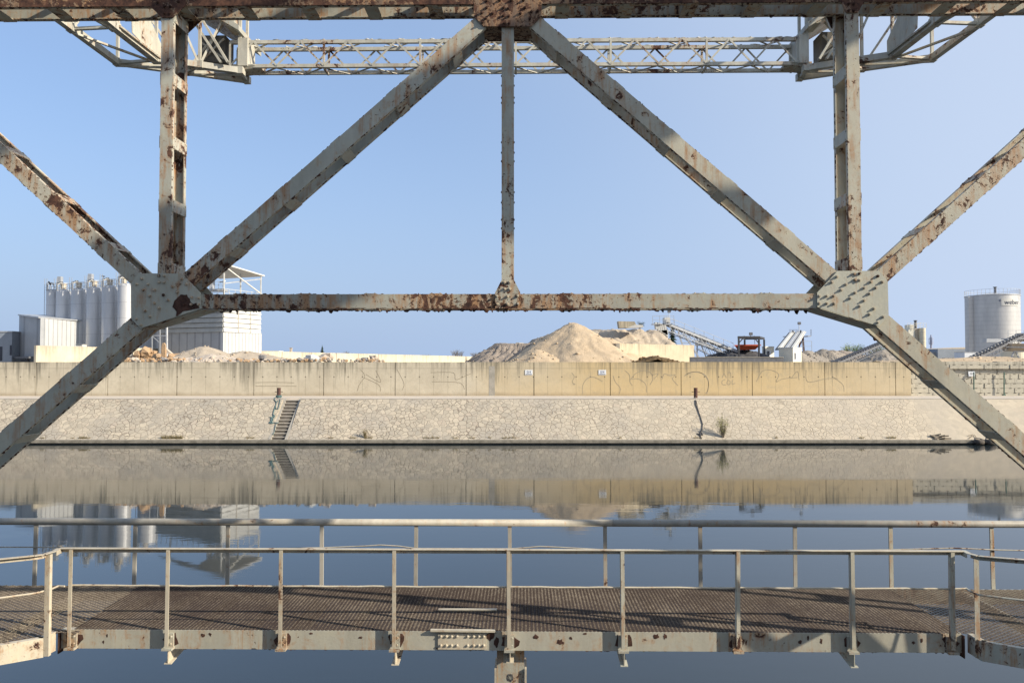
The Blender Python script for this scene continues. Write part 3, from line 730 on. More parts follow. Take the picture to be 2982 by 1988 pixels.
for i in range(420):
    px = rs.uniform(330, 1120); t_ = (px-330)/790
    if px > 860 and rs.random() < .55 and not (1040 < px < 1105): continue
    D = rs.uniform(83.6, 87); sz = rs.uniform(.1, .34)*(1-.35*t_)
    py = 1054-rs.uniform(0, 10)*(1.0 if px < 560 or 850 < px < 1000 or 1040 < px < 1105 else .6)
    mb.rock(P(px, py, D), sz*rs.uniform(.8,1.5), sz, sz*.8, rs, rs.choice([0,0,1,1,2]), .35)
tag(mb.build('rubble', [PALEST, OCHRE, GREYST]), 'scattered broken rubble along the top of the quay wall', 'rubble', kind='stuff')
boulder(912, 1046, 86, .95, .55, WHITE, 'large whitish rock among the rubble near the conifer', None)
boulder(893, 1049, 86, .7, .4, PALEST, 'pale flat rock left of the large whitish rock', None)
boulder(765, 1043, 86, .45, .4, GREYST, 'dark grey pointed rock at the right foot of the sand mound', None)
boulder(950, 1040, 87, 1.0, .5, PALEST, 'brownish broken slab right of the large whitish rock', None)
boulder(1062, 1048, 86, .5, .35, GREYST, 'grey rock at the left end of the last small rubble pile', None)
boulder(1088, 1044, 86, .6, .45, PALEST, 'pinkish rock on the last small rubble pile', None)

# ------------------------------------------------------------------ yard walls
rw = thing('rear_wall', 'long pale concrete wall receding behind the rubble', 'wall', (-56.7, 90, 7))
p0 = Vector((-56.7, 90, 0)); p1 = Vector((-13+43.7*.6, 260+170*.6, 0)); zt = 9.72
mb = MB(); d = (p1-p0); nn = 26
for i in range(nn):
    a = p0+d*(i/nn); b = p0+d*((i+1)/nn-.0006); off = Vector((.97,-.25,0))*-.3
    mb = MB(); mb.hexa([a+Vector((0,0,6.8)), b+Vector((0,0,6.8)), b+off+Vector((0,0,6.8)), a+off+Vector((0,0,6.8)), a+Vector((0,0,zt)), b+Vector((0,0,zt)), b+off+Vector((0,0,zt)), a+off+Vector((0,0,zt))])
    mb.build('panel', CONC_FAR, rw)
c0 = P(1805, 1000, 89); cz = c0.z
t = thing('bay_wall', 'cream streaked storage bay wall right of the sand cone', 'wall', (c0.x, 89, 7))
q = P(2022, 1014, 97); mb = MB()
mb.hexa([(c0.x,89,6.8),(q.x,97,6.8),(q.x-.2,97.5,6.8),(c0.x-.5,89.6,6.8),(c0.x,89,cz),(q.x,97,cz),(q.x-.2,97.5,cz),(c0.x-.5,89.6,cz)]); mb.build('long_side', CONC_BAY, t)
mb = MB(); mb.hexa([(c0.x-.45,88.9,6.8),(c0.x-.02,88.9,6.8),(c0.x-.5,97,6.8),(c0.x-.95,97,6.8),(c0.x-.45,88.9,cz+.02),(c0.x-.02,88.9,cz+.02),(c0.x-.5,97,cz+.02),(c0.x-.95,97,cz+.02)]); mb.build('end_wall', CONC_PLAIN, t)
a = P(1511, 998, 96); b = P(1567, 998, 102)
t = thing('bay_wall', 'short cream storage bay wall between gravel bank and sand cone', 'wall', (a.x, 96, 7))
mb = MB(); mb.hexa([(a.x,96,6.8),(b.x,102,6.8),(b.x-.3,102.4,6.8),(a.x-.4,96.4,6.8),(a.x,96,a.z),(b.x,102,a.z),(b.x-.3,102.4,a.z),(a.x-.4,96.4,a.z)]); mb.build('long_side', CONC_BAY, t)
mb = MB(); mb.box(a.x-.35, a.x+.02, 95.9, 99, 6.8, a.z+.03); mb.build('end_wall', CONC_PLAIN, t)
a = P(2010, 1041, 92); b = P(2302, 1041, 92)
t = thing('low_dark_wall', 'low dark steel-faced wall below the black frame', 'wall', (a.x, 92, 7)); mb = MB(); mb.box(a.x, P(2282,1041,92).x, 92, 92.4, 6.8, a.z); mb.build('plate', DGREY, t)
mb = MB(); mb.box(a.x, P(2282,1041,92).x, 91.95, 92.45, a.z, a.z+.08); mb.build('edge_beam', CONC_PLAIN, t)
# concrete slab and roof edge on the bank top
c = P(1806, 955, 101); t = thing('concrete_block', 'tilted pale concrete block on top of the earth bank', 'block', c)
mb = MB(); mb.prism([P(1804,955,101), P(1857,953,101), P(1848,936,101), P(1801,935,101)], (0,1.6,0)); mb.build('slab', CONC_BAY, t)
mb = MB(); mb.prism([P(1824,955,100.5), P(1874,953,100.5), P(1872,946,100.5), P(1850,945,100.5)], (0,1.6,0)); mb.build('spilled_concrete', WHITE, t)

# ------------------------------------------------------------------ railings, conveyors, plant
def rail(mb, pts, h, post=.9, r=.03, mid=True):
    for a, b in zip(pts[:-1], pts[1:]):
        a = Vector(a); b = Vector(b); n = max(1, int((b-a).length/post)); H = Vector((0,0,h))
        for i in range(n+1): q = a.lerp(b, i/n); mb.beam(q, q+H, r*1.6, r*1.6)
        mb.beam(a+H, b+H, r*1.6, r*1.6)
        if mid: mb.beam(a+H*.5, b+H*.5, r*1.2, r*1.2)
def conveyor(name, lab, a, b, wd=1.0, depth=.7, frame=GALV, belt=BLACK, railing=True, load=None):
    a = Vector(a); b = Vector(b); t = thing(name, lab, 'conveyor', (a.x, a.y, 7))
    d = (b-a).normalized(); s = d.cross(Vector((0,0,1))).normalized(); u = s.cross(d).normalized()
    mb = MB()
    for sg in (-1, 1):
        o = s*(sg*wd/2); mb.beam(a+o, b+o, .1, .26, u); mb.beam(a+o-u*depth, b+o-u*depth, .09, .09, u)
        n = max(3, int((b-a).length/1.1))
        for i in range(n):
            q0 = a.lerp(b, i/n)+o; q1 = a.lerp(b, (i+1)/n)+o
            mb.beam(q0, q1-u*depth, .05, .05); mb.beam(q1, q1-u*depth, .05, .05)
    mb.build('frame', frame, t)
    mb = MB(); mb.beam(a+u*.2, b+u*.2, wd*.7, .05, u)
    n = max(3, int((b-a).length/.8))
    for i in range(n): q = a.lerp(b, (i+.5)/n)+u*.16; mb.tube(q-s*wd*.45, q+s*wd*.45, .09, .09, 8)
    mb.build('belt', belt, t)
    for e in (a, b):
        mb = MB(); mb.tube(e+u*.05-s*wd*.5, e+u*.05+s*wd*.5, .24, .24, 12); mb.build('drum', DGREY, t)
    if railing:
        mb = MB(); rail(mb, [a+s*(-wd*.5-.1)+u*.15, b+s*(-wd*.5-.1)+u*.15], 1.0, 1.3, .028); mb.build('handrail', GALV, t)
    return t, d, s, u
A = P(1940, 944, 97); B = P(2142, 1024, 99)
t, d, s, u = conveyor('inclined_conveyor', 'long pale conveyor descending to the right from the bank top', A, B, 1.2, .8)
mb = MB()
for px0, px1, yb in ((1975, 1990, 1012), (1988, 2035, 1040)):
    for dy in (0, 1.2): mb.beam(P(px0, 966, 97+dy), P(px1, yb, 97+dy), .16, .16)
mb.beam(P(1979,976,97), P(1993,976,97), .1, .1); mb.beam(P(1984,998,97), P(2012,998,97), .1, .1); mb.beam(P(1980,978,97), P(2010,998,97), .07, .07)
mb.build('trestle', GALV, t)
mb = MB(); h0 = P(1925, 943, 97); mb.box(h0.x, A.x+.6, 96.2, 98.2, h0.z-.15, h0.z); mb.build('head_platform', GALV, t)
mb = MB(); mb.box(P(1928,0,97).x, P(1944,0,97).x, 96.5, 97.8, h0.z, P(1928,925,97).z); mb.build('drive_housing', WHITE, t)
mb = MB(); rail(mb, [(P(1892,0,97).x,96.1,h0.z), (A.x+.8,96.1,h0.z)], .95, .7, .03); mb.box(P(1892,0,97).x, h0.x, 96, 97.2, h0.z-.12, h0.z-.02); mb.build('platform_handrail', GALV, t)
mb = MB()
for i in range(5):
    x0 = 1908+i*6; mb.prism([P(x0,938+i*1.5,96.2), P(x0+7,938+i*1.5,96.2), P(x0+9+i,958+i*4,96.2), P(x0+2+i,958+i*4,96.2)], (0,.8+.1*i,0))
mb.prism([P(1925,962,96.2), P(1946,960,96.2), P(1946,982,96.2), P(1938,974,96.2)], (0,.9,0))
mb.build('discharge_chute', WHITE, t)
def lamp_mast(px, yb, yt, D, lab, arm=True):
    t = thing('floodlight_mast', lab, 'lamp', P(px, yb, D), 'yard floodlights')
    mb = MB(); a = P(px, yb, D); b = P(px, yt, D); mb.tube(a, b, .05, .04, 6); mb.build('mast', GALV, t)
    mb = MB(); mb.box(b.x-.18, b.x+.22, b.y-.15, b.y+.1, b.z-.05, b.z+.32); mb.build('lamp_head', DGREY, t)
lamp_mast(1948, 930, 909, 97, 'floodlight mast on the head of the long pale conveyor')
# second conveyor with machine house under the first
A2 = P(2040, 996, 104); B2 = P(2110, 1032, 104)
t, d, s, u = conveyor('screening_conveyor', 'grey lattice conveyor partly hidden below the long conveyor', A2, B2, 1.2, 1.0)
mb = MB(); mb.box(P(2022,0,104).x, P(2044,0,104).x, 103, 105, P(0,1006,104).z, P(0,990,104).z); mb.build('machine_house', GALV, t)
mb = MB(); rail(mb, [(P(2006,0,104).x,102.9,P(0,1003,104).z), (P(2044,0,104).x,102.9,P(0,1003,104).z)], 1.0, .6, .03); mb.build('handrail', GALV, t)
mb = MB(); mb.beam(P(2030,1004,104), P(2030,1050,104), .15, .15); mb.beam(P(2042,1004,104), P(2060,1050,104), .12, .12); mb.build('support_leg', GALV, t)
# black frame with orange hopper
t = thing('black_portal_frame', 'black four-legged steel frame standing over the dark heap', 'frame', P(2143, 1052, 96))
X0, X1 = P(2143,0,96).x, P(2201,0,96).x; zt = P(0,985,96).z
for x, y in ((X0,96),(X1,96),(P(2160,0,102).x,102),(P(2216,0,101).x,101)):
    mb = MB(); mb.box(x-.1, x+.1, y-.1, y+.1, 6.9, zt); mb.build('leg', BLACK, t)
mb = MB(); mb.box(X0-.12, X1+.12, 95.9, 96.1, zt, zt+.28); mb.build('front_beam', BLACK, t)
mb = MB(); mb.beam((X1,96,zt+.15), (P(2216,0,101).x,101,zt+.15), .15, .25); mb.build('side_beam', BLACK, t)
mb = MB(); mb.beam((X0,96,zt+.15), (P(2160,0,102).x,102,zt+.15), .15, .25); mb.beam((P(2160,0,102).x,102,zt+.12), (P(2216,0,101).x,101,zt+.12), .15, .2); mb.build('rear_beam', BLACK, t)
for sx in (1, -1):
    x = X0 if sx > 0 else X1; mb = MB(); mb.beam((x,96,zt-.6), (x+sx*.55,96,zt), .09, .12); mb.build('knee_brace', BLACK, t)
t = thing('orange_hopper', 'orange trough-shaped hopper hanging inside the black frame', 'hopper', P(2155, 1017, 97.5))
mb = MB(); a = P(2153,1018,97.5); b = P(2211,1018,97.5); zt2 = P(0,1006,97.5).z
mb.hexa([(a.x+.2,97.6,a.z),(b.x-.5,97.6,a.z),(b.x-.5,99,a.z),(a.x+.2,99,a.z),(a.x,97.2,zt2),(b.x,97.2,zt2),(b.x,99.4,zt2),(a.x,99.4,zt2)]); mb.build('trough', ORANGE, t)
mb = MB(); mb.beam((a.x-.05,97.15,zt2+.05), (b.x+.1,97.15,zt2+.05), .1, .16); mb.beam((a.x-.05,99.45,zt2+.05), (b.x+.1,99.45,zt2+.05), .1, .16); mb.build('rim', ORANGE, t)
mb = MB(); 
for fx in (.25, .75): x = a.x+(b.x-a.x)*fx; mb.tube((x,97.2,zt2), (x-.1,97.2,zt2+1.3), .03, .03, 5)
mb.build('hanger_rod', BLACK, t)
lamp_mast(2186, 984, 975, 97, 'floodlight on top of the black steel frame')
def cabin(px0, pxc, px1, yt, yb, D, lab, winpx):
    t = thing('site_cabin', lab, 'cabin', P(pxc, yb, D)); zt = P(0,yt,D).z; zb = 7.0
    a = P(px0,yt,D+2.0); c = P(pxc,yt,D); b = P(px1,yt,D+1.2)
    e = Vector((a.x+(b.x-c.x), a.y+(b.y-c.y), 0))
    mb = MB(); mb.hexa([(a.x,a.y,zb),(c.x,c.y,zb),(b.x,b.y,zb),(e.x,e.y,zb),(a.x,a.y,zt),(c.x,c.y,zt),(b.x,b.y,zt),(e.x,e.y,zt)]); mb.build('body', CREAMCAB, t)
    mb = MB(); k = 1.03; cxx = (a.x+b.x+c.x+e.x)/4; cyy = (a.y+b.y+c.y+e.y)/4
    f = lambda p, z: (cxx+(p.x-cxx)*k, cyy+(p.y-cyy)*k, z)
    mb.hexa([f(a,zt),f(c,zt),f(b,zt),f(e,zt),f(a,zt+.14),f(c,zt+.14),f(b,zt+.14),f(e,zt+.14)]); mb.build('roof', WHITE, t)
    dv = Vector((b.x-c.x, b.y-c.y, 0)); nv = Vector((dv.y, -dv.x, 0)).normalized()
    for f0, f1, za, zb_ in winpx:
        w0 = Vector((c.x,c.y,0))+dv*f0; w1 = Vector((c.x,c.y,0))+dv*f1; H = zt-7
        mb = MB(); mb.prism([w0+Vector((0,0,7+H*za)), w1+Vector((0,0,7+H*za)), w1+Vector((0,0,7+H*zb_)), w0+Vector((0,0,7+H*zb_))], nv*.04)
        wi = mb.build('window', SIGNW, t)
        g0 = w0.lerp(w1,.12); g1 = w0.lerp(w1,.62)
        mb = MB(); mb.prism([g0+nv*.042+Vector((0,0,7+H*(za+.03))), g1+nv*.042+Vector((0,0,7+H*(za+.03))), g1+nv*.042+Vector((0,0,7+H*(zb_-.03))), g0+nv*.042+Vector((0,0,7+H*(zb_-.03)))], nv*.02); mb.build('pane', GLASS, wi)
    return t
cabin(2219, 2229, 2254, 1011, 1046, 101, 'small white site cabin right of the black frame', [(.1,.62,.35,.85)])
cabin(2268, 2309, 2334, 1014, 1052, 92.5, 'cream site cabin with one window before the twin conveyors', [(.14,.36,.42,.8)])
# twin conveyors rising to a platform
A = P(2285, 1016, 96); Bq = P(2322, 966, 105)
t = thing('twin_conveyor', 'pair of pale conveyors rising side by side to a railed platform', 'conveyor', (A.x, 96, 7))
for k, (ox) in enumerate((-.75, 0.1, .95)):
    mb = MB(); a = A+Vector((ox,0,0)); b = Bq+Vector((ox*.9,0,0)); mb.beam(a, b, .28, .3); mb.beam(a+Vector((.3,0,.02)), b+Vector((.25,0,.02)), .22, .12)
    mb.build('belt_frame', WHITE if k != 1 else GALV, t)
mb = MB(); mb.beam(A+Vector((-.35,0,-.1)), Bq+Vector((-.3,0,-.1)), 1.7, .1); mb.build('belt', DGREY, t)
pl = P(2291, 978, 105); pr = P(2354, 978, 105)
mb = MB(); mb.box(pl.x, P(2308,0,105).x, 104, 106.5, pl.z-.12, pl.z); mb.box(P(2334,0,105).x, pr.x, 104, 106.5, pl.z-.12, pl.z); mb.build('platform', GALV, t)
mb = MB(); rail(mb, [(pl.x+.05,104.1,pl.z), (P(2306,0,105).x,104.1,pl.z)], .85, .18, .02); rail(mb, [(P(2345,0,105).x,104.1,pl.z), (pr.x-.05,104.1,pl.z)], .85, .15, .02); mb.build('handrail', DGREY, t)
mb = MB(); mb.beam(P(2337,975,105), P(2342,1040,105), .22, .22); mb.beam(P(2333,978,106), P(2322,1040,106), .15, .15); mb.beam(P(2340,985,105), P(2324,1015,105), .1, .1); mb.build('support_leg', RUSTPIPE, t)
mb = MB(); mb.tube(P(2309,974,104.5), P(2309,962,104.5), .12, .12, 8); mb.tube(P(2332,974,104.5), P(2332,961,104.5), .12, .12, 8); mb.build('bearing_post', DGREY, t)
mb = MB(); rail(mb, [P(2338,1022,100), P(2364,1022,100)], 1.3, 1.0, .03); mb.build('stair_rail', GALV, t)
mb = MB(); mb.beam(P(2337,1048,97), P(2356,1022,100), .9, .12); mb.build('access_stair', GALV, t)
lamp_mast(2327, 965, 944, 105, 'floodlight mast above the twin conveyors')
t, d, s, u = conveyor('inclined_conveyor', 'dark lattice conveyor rising behind the steel diagonal on the right', P(2432, 1056, 93), P(2580, 994, 104), 1.0, .75, DGREY, BLACK, False)
t, d, s, u = conveyor('inclined_conveyor', 'dark conveyor with pale lumps rising across the round tank', P(2815, 1052, 92), P(2972, 976, 101), 1.1, .6, DGREY, BLACK, False)
mb = MB()
for i in range(14): q = P(2830+i*9.5, 1041-i*4.6, 92+i*.6); mb.rock(q+Vector((0,0,.1)), .12, .12, .08, rs)
tag(mb.build('belt_lumps', WHITE, t))
mb = MB(); pa = P(2936, 984, 100); rail(mb, [(pa.x,100,pa.z), (P(3010,0,100).x,100,pa.z)], 1.0, .9, .03); mb.box(pa.x, P(3010,0,100).x, 99.9, 101.5, pa.z-.15, pa.z-.03); mb.build('platform', GALV, t)
mb = MB(); mb.box(P(2957,0,101).x, P(2975,0,101).x, 100.6, 102, P(0,994,101).z, P(0,972,101).z); mb.build('head_box', WHITE, t)
t = thing('feed_hopper', 'beige tapering feed hopper on steel legs at the right edge', 'hopper', P(2970, 1052, 97))
mb = MB(); a = P(2943,1000,97); b = P(3060,1000,97); c = P(2952,1022,97)
mb.hexa([(c.x,97.5,c.z),(b.x,97.5,c.z),(b.x,99,c.z),(c.x,99,c.z),(a.x,96.6,a.z),(b.x,96.6,a.z),(b.x,100,a.z),(a.x,100,a.z)]); mb.build('bin', BEIGE, t)
mb = MB(); mb.beam(P(2928,1010,96.4), P(3060,1012,96.4), .12, .2); mb.beam(P(2950,1023,96.4), P(3060,1023,96.4), .1, .16); mb.build('girt', DGREY, t)
for px0, px1 in ((2953,2941),(2957,2975),(2990,2985)):
    mb = MB(); mb.beam(P(px0,1023,97), P(px1,1056,97), .14, .14); mb.build('leg', GALV, t)
mb = MB(); mb.beam(P(2943,1049,97), P(2985,1049,97), .1, .1); mb.build('brace', GALV, t)

# ------------------------------------------------------------------ left buildings
D = 102.0
t = thing('low_office_building', 'flat-roofed building, its shaded front toned blue-grey, with dark tall windows at the left edge', 'building', P(0, 1055, D))
X0 = P(-420,0,D).x; X1 = P(53,0,D).x; zt = P(0,967,D).z
mb = MB(); mb.box(X0, X1, D, D+14, 6.9, zt); mb.build('wall', BLUEGREY, t)  # the front carries its shade in the blue-grey colour
mb = MB(); mb.box(X0-.1, X1+.08, D-.08, D+14.1, zt, zt+.15); mb.build('roof', GALV, t)
for a, b, y0, y1 in ((-60,-46,1009,1050),(-40,-26,1009,1050),(-18,-8,1009,1050),(-2,9,1009,1050),(17,26,1009,1050),(47.5,53,1005,1034)):
    mb = MB(); mb.box(P(a,0,D).x, P(b,0,D).x, D-.04, D, P(0,y1,D).z, P(0,y0,D).z); mb.build('window', GLASS, t)
# ribbed shed
t = thing('ribbed_shed', 'ribbed metal shed with one face toned grey for shade and one sunlit white face', 'shed', P(118, 1055, 98))
A = P(56, 919, 104); B = P(118, 927, 98); C = P(237, 936, 104.5); E = Vector((A.x+C.x-B.x, A.y+C.y-B.y, C.z)); zb = P(0,1037,98).z
mb = MB(); mb.hexa([(A.x,A.y,zb),(B.x,B.y,zb),(B.x+.3,B.y+.6,zb),(A.x+.3,A.y+.6,zb),(A.x,A.y,A.z),(B.x,B.y,B.z),(B.x+.3,B.y+.6,B.z),(A.x+.3,A.y+.6,A.z)]); mb.build('wall', RIB_SHADED, t)
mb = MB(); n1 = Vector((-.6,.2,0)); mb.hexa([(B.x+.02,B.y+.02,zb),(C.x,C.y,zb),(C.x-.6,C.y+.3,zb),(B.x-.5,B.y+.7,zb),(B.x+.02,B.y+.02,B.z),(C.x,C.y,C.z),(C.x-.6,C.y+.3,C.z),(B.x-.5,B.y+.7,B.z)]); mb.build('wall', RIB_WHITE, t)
mb = MB(); k = .12
mb.add([(A.x-k,A.y-k,A.z+.02),(B.x-k,B.y-k*2,B.z+.02),(C.x+k*2,C.y,C.z+.02),(E.x,E.y,A.z+.3),(A.x-k,A.y-k,A.z+.2),(B.x-k,B.y-k*2,B.z+.2),(C.x+k*2,C.y,C.z+.2),(E.x,E.y,A.z+.5)], [(3,2,1,0),(4,5,6,7),(0,1,5,4),(1,2,6,5),(2,3,7,6),(3,0,4,7)]); mb.build('roof', GALV, t)
for px, dd in ((54,104),(82,101),(104,99)):
    mb = MB(); q = P(px, 1037, dd); mb.beam((q.x,dd,zb), (q.x,dd,6.9), .25, .25); mb.build('leg', BLACK, t)
mb = MB(); mb.beam((P(50,0,103.5).x,103.5,zb-.15), (P(106,0,98.6).x,98.6,zb-.15), .3, .25); mb.build('floor_beam', DGREY, t)
c = P(250, 1003, 98); mb = MB(); mb.box(P(243,0,98).x, P(262,0,98).x, 97.5, 98.5, 7, P(0,1003,98).z); 
t = thing('site_box', 'small white container box between ribbed shed and silos', 'container', P(252, 1055, 98)); mb.build('body', WHITE, t); mb = MB(); mb.box(P(242,0,98).x, P(263,0,98).x, 97.4, 98.6, P(0,1003,98).z, P(0,1002,98).z); mb.build('lid', GALV, t)

# silos
silos = [(153,107.0,849,19.5),(182,106.0,849,20.5),(227,104.9,846,21),(272,103.8,842,21.5),(317,102.7,838,22),(364,101.6,833,22.5),(436,113,838,28)]
nm = ['leftmost silo of the row, without its own filter drum', 'silo second from the left in the row', 'silo third from the left in the row', 'middle silo of the row, fourth from the left', 'silo just left of the bright one', 'bright silo directly left of the rivetted plate', 'widest bright silo mostly hidden behind the rivetted plate']
for i, (px, D, yt, rpx) in enumerate(silos):
    c = P(px, 1055, D); c.z = 7.0; r_ = rpx*.955/F*D; zt = P(0,yt,D).z
    t = thing('silo', nm[i], 'silo', c, 'row of tall metal silos')
    mb = MB(); n = 32
    mb.tube((c.x,D,9.2), (c.x,D,zt), r_, r_, n); mb.tube((c.x,D,9.2), (c.x,D,7.6), r_, r_*.3, n); mb.tube((c.x,D,zt), (c.x,D,zt+.3), r_, r_*.75, n)
    mb.build('body', SILO, t)
    mb = MB()
    for k in range(4): a = math.pi/4+k*math.pi/2; mb.beam((c.x+r_*.9*math.cos(a),D+r_*.9*math.sin(a),7), (c.x+r_*.9*math.cos(a),D+r_*.9*math.sin(a),9.4), .16, .16)
    mb.build('leg_frame', GALV, t)
    mb = MB(); n = 12
    H = 1.15
    for k in range(n):
        a0 = 2*math.pi*k/n; a1 = 2*math.pi*(k+1)/n
        p = Vector((c.x+r_*.98*math.cos(a0), D+r_*.98*math.sin(a0), zt)); q = Vector((c.x+r_*.98*math.cos(a1), D+r_*.98*math.sin(a1), zt))
        mb.beam(p, p+Vector((0,0,H)), .045, .045)
        for hh in (H, H*.5): mb.beam(p+Vector((0,0,hh)), q+Vector((0,0,hh)), .04, .04)
    mb.build('top_railing', GALV, t)
    if i:
        mb = MB(); fx = c.x+(.15 if i < 5 else -.1); mb.tube((fx,D-r_*.3,zt+.05), (fx,D-r_*.3,zt+.95), .34, .37, 14); mb.tube((fx,D-r_*.3,zt+.95), (fx,D-r_*.3,zt+1.1), .42, .36, 14)
        mb.build('filter_drum', BEIGE, t)
        mb = MB(); mb.box(fx-.75, fx-.2, D-r_*.3-.25, D-r_*.3+.2, zt+1.12, zt+1.24); mb.box(fx-.5, fx-.15, D-r_*.3-.15, D-r_*.3+.1, zt+1.24, zt+1.36); mb.build('fan_motor', BLACK, t)
    mb = MB(); lx = c.x+r_*.92*(-1)
    for ox in (-.16, .16): mb.beam((lx+ox,D-r_*.55,7.2), (lx+ox,D-r_*.55,zt+1.8), .05, .05)
    z = 7.4
    while z < zt+1.2: mb.beam((lx-.16,D-r_*.55,z), (lx+.16,D-r_*.55,z), .03, .03); z += .35
    mb.build('ladder', GALV, t)
    mb = MB(); mb.path([Vector((lx+.42,D-r_*.75,7.2)), Vector((lx+.42,D-r_*.75,zt+.9)), Vector((lx+.8,D-r_*.5,zt+1.25)), Vector((lx+1.1,D-r_*.2,zt+.6))], .07, 8); mb.build('fill_pipe', WHITE, t)
    if i in (1, 3, 5):
        mb = MB(); mb.box(c.x-.3-r_*.5, c.x-r_*.5+.2, D-.3, D+.3, zt+1.0, zt+2.1); mb.build('vent_box', GALV, t)
t = thing('floodlight_mast', 'small angled floodlight on the leftmost silo', 'lamp', P(150, 832, 106), 'yard floodlights')
mb = MB(); mb.beam(P(149,849,106), P(149,828,106), .06, .06); mb.build('mast', GALV, t); mb = MB(); mb.beam(P(141,820,106), P(149,829,106), .12, .2); mb.build('lamp_head', BLACK, t)
t = thing('floodlight_mast', 'flat dark floodlight above the fourth silo', 'lamp', P(300, 838, 105), 'yard floodlights')
mb = MB(); mb.beam(P(301,838,105), P(301,806,105), .06, .06); mb.build('mast', GALV, t); mb = MB(); mb.beam(P(297,804,105), P(305,805,105), .2, .14); mb.build('lamp_head', BLACK, t)

# louvred tower building with canopy
t = thing('louvred_plant_building', 'louvred plant building with bright right face and open canopy roof on top', 'building', P(650, 1055, 102))
Lp = P(462, 966, 107); Cn = P(650, 966, 102); Rp = P(762, 966, 109); En = Vector((Lp.x+Rp.x-Cn.x, Lp.y+Rp.y-Cn.y, 0)); zm = Cn.z; zu = P(650, 866, 102).z
def face_box(mb, a, b, z0, z1, th, out):
    nv = Vector((b.y-a.y, -(b.x-a.x), 0)).normalized(); A_ = Vector((a.x,a.y,0)); B_ = Vector((b.x,b.y,0))
    mb.hexa([A_+nv*out+Vector((0,0,z0)), B_+nv*out+Vector((0,0,z0)), B_-nv*th+Vector((0,0,z0)), A_-nv*th+Vector((0,0,z0)), A_+nv*out+Vector((0,0,z1)), B_+nv*out+Vector((0,0,z1)), B_-nv*th+Vector((0,0,z1)), A_-nv*th+Vector((0,0,z1))])
mb = MB(); face_box(mb, Lp, Cn, 6.9, zm, .4, 0); mb.build('base_cladding', RIB_SHADED, t)
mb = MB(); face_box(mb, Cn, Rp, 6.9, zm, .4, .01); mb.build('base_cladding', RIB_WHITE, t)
mb = MB(); mb.hexa([(Lp.x+.4,Lp.y+.4,6.9),(Cn.x,Cn.y+.7,6.9),(Rp.x-.5,Rp.y+.2,6.9),(En.x,En.y,6.9),(Lp.x+.4,Lp.y+.4,zu-.1),(Cn.x,Cn.y+.7,zu-.1),(Rp.x-.5,Rp.y+.2,zu-.1),(En.x,En.y,zu-.1)]); mb.build('core', GREYST, t)
ns = 7
for i in range(ns):
    z0 = zm+(zu-zm)*i/ns; z1 = zm+(zu-zm)*(i+1)/ns-.05
    for (a, b, mt) in ((Lp, Cn, LOUVRE_SHADED), (Cn, Vector((Rp.x-.15,Rp.y-.1,0)), LOUVRE)):
        nv = Vector((b.y-a.y, -(b.x-a.x), 0)).normalized(); A_ = Vector((a.x,a.y,0)); B_ = Vector((b.x,b.y,0)); mb = MB()
        mb.hexa([A_+nv*.16+Vector((0,0,z0)), B_+nv*.16+Vector((0,0,z0)), B_-nv*.1+Vector((0,0,z0)), A_-nv*.1+Vector((0,0,z0)), A_+nv*.02+Vector((0,0,z1)), B_+nv*.02+Vector((0,0,z1)), B_-nv*.2+Vector((0,0,z1)), A_-nv*.2+Vector((0,0,z1))]); mb.build('louvre', mt, t)
for f0 in (.36, .68):
    b0 = Vector((Cn.x,Cn.y,0)).lerp(Vector((Rp.x,Rp.y,0)), f0); nv = Vector((Rp.y-Cn.y, -(Rp.x-Cn.x), 0)).normalized()
    mb = MB(); mb.beam(b0+nv*.17+Vector((0,0,zm)), b0+nv*.12+Vector((0,0,zu)), .05, .05); mb.build('mullion', BEIGE, t)
mb = MB(); mb.hexa([(Lp.x,Lp.y,zu),(Cn.x-.1,Cn.y-.2,zu),(Rp.x+.2,Rp.y,zu),(En.x,En.y,zu),(Lp.x,Lp.y,zu+.2),(Cn.x-.1,Cn.y-.2,zu+.2),(Rp.x+.2,Rp.y,zu+.2),(En.x,En.y,zu+.2)]); mb.build('top_deck', GALV, t)
mb = MB(); rail(mb, [(Lp.x,Lp.y,zu+.2),(Cn.x,Cn.y,zu+.2),(Rp.x,Rp.y,zu+.2)], 1.0, 1.0, .03); mb.build('deck_railing', WHITE, t)
rp_ = P(660, 768, 103.5); re = P(770, 804, 108.5); le = P(470, 806, 105)
for px, yt, D in ((653, 776, 102.2), (760, 803, 108.6), (701, 790, 107), (505, 800, 105)):
    q = P(px, yt, D); mb = MB(); mb.beam((q.x,D,zu+.2), (q.x,D,q.z), .15, .15); mb.build('canopy_post', WHITE, t)
mb = MB(); f0 = P(668, 772, 101.5); f1 = P(771, 805, 108); f2 = P(640, 815, 109.5); f3 = P(560, 790, 103)
mb.prism([P(664,773,101.6), P(771,805,108), P(640,812,112), P(585,790,106)], (0,0,.18)); mb.build('canopy_roof', WHITE, t)
mb = MB(); mb.prism([P(664,773,101.6), P(585,790,106), P(470,808,110), P(540,800,103.5)], (0,0,.18)); mb.build('canopy_roof', LOUVRE_SHADED, t)
mb = MB(); mb.beam(P(664,783,101.8), P(757,853,108), .14, .14); mb.build('canopy_brace', WHITE, t)
mb = MB(); mb.beam(P(655,825,102.3), P(762,812,108.4), .1, .14); mb.beam(P(640,822,104), P(656,818,102.4), .1, .14); mb.build('canopy_tie', GALV, t)
mb = MB(); mb.box(P(618,0,104).x, P(666,0,104).x, 103, 105, P(0,848,104).z, P(0,843,104).z); rail(mb, [(P(632,0,104).x,102.9,P(0,843,104).z),(P(666,0,104).x,102.9,P(0,843,104).z)], 1.0, .45, .03); mb.build('side_platform', GALV, t)
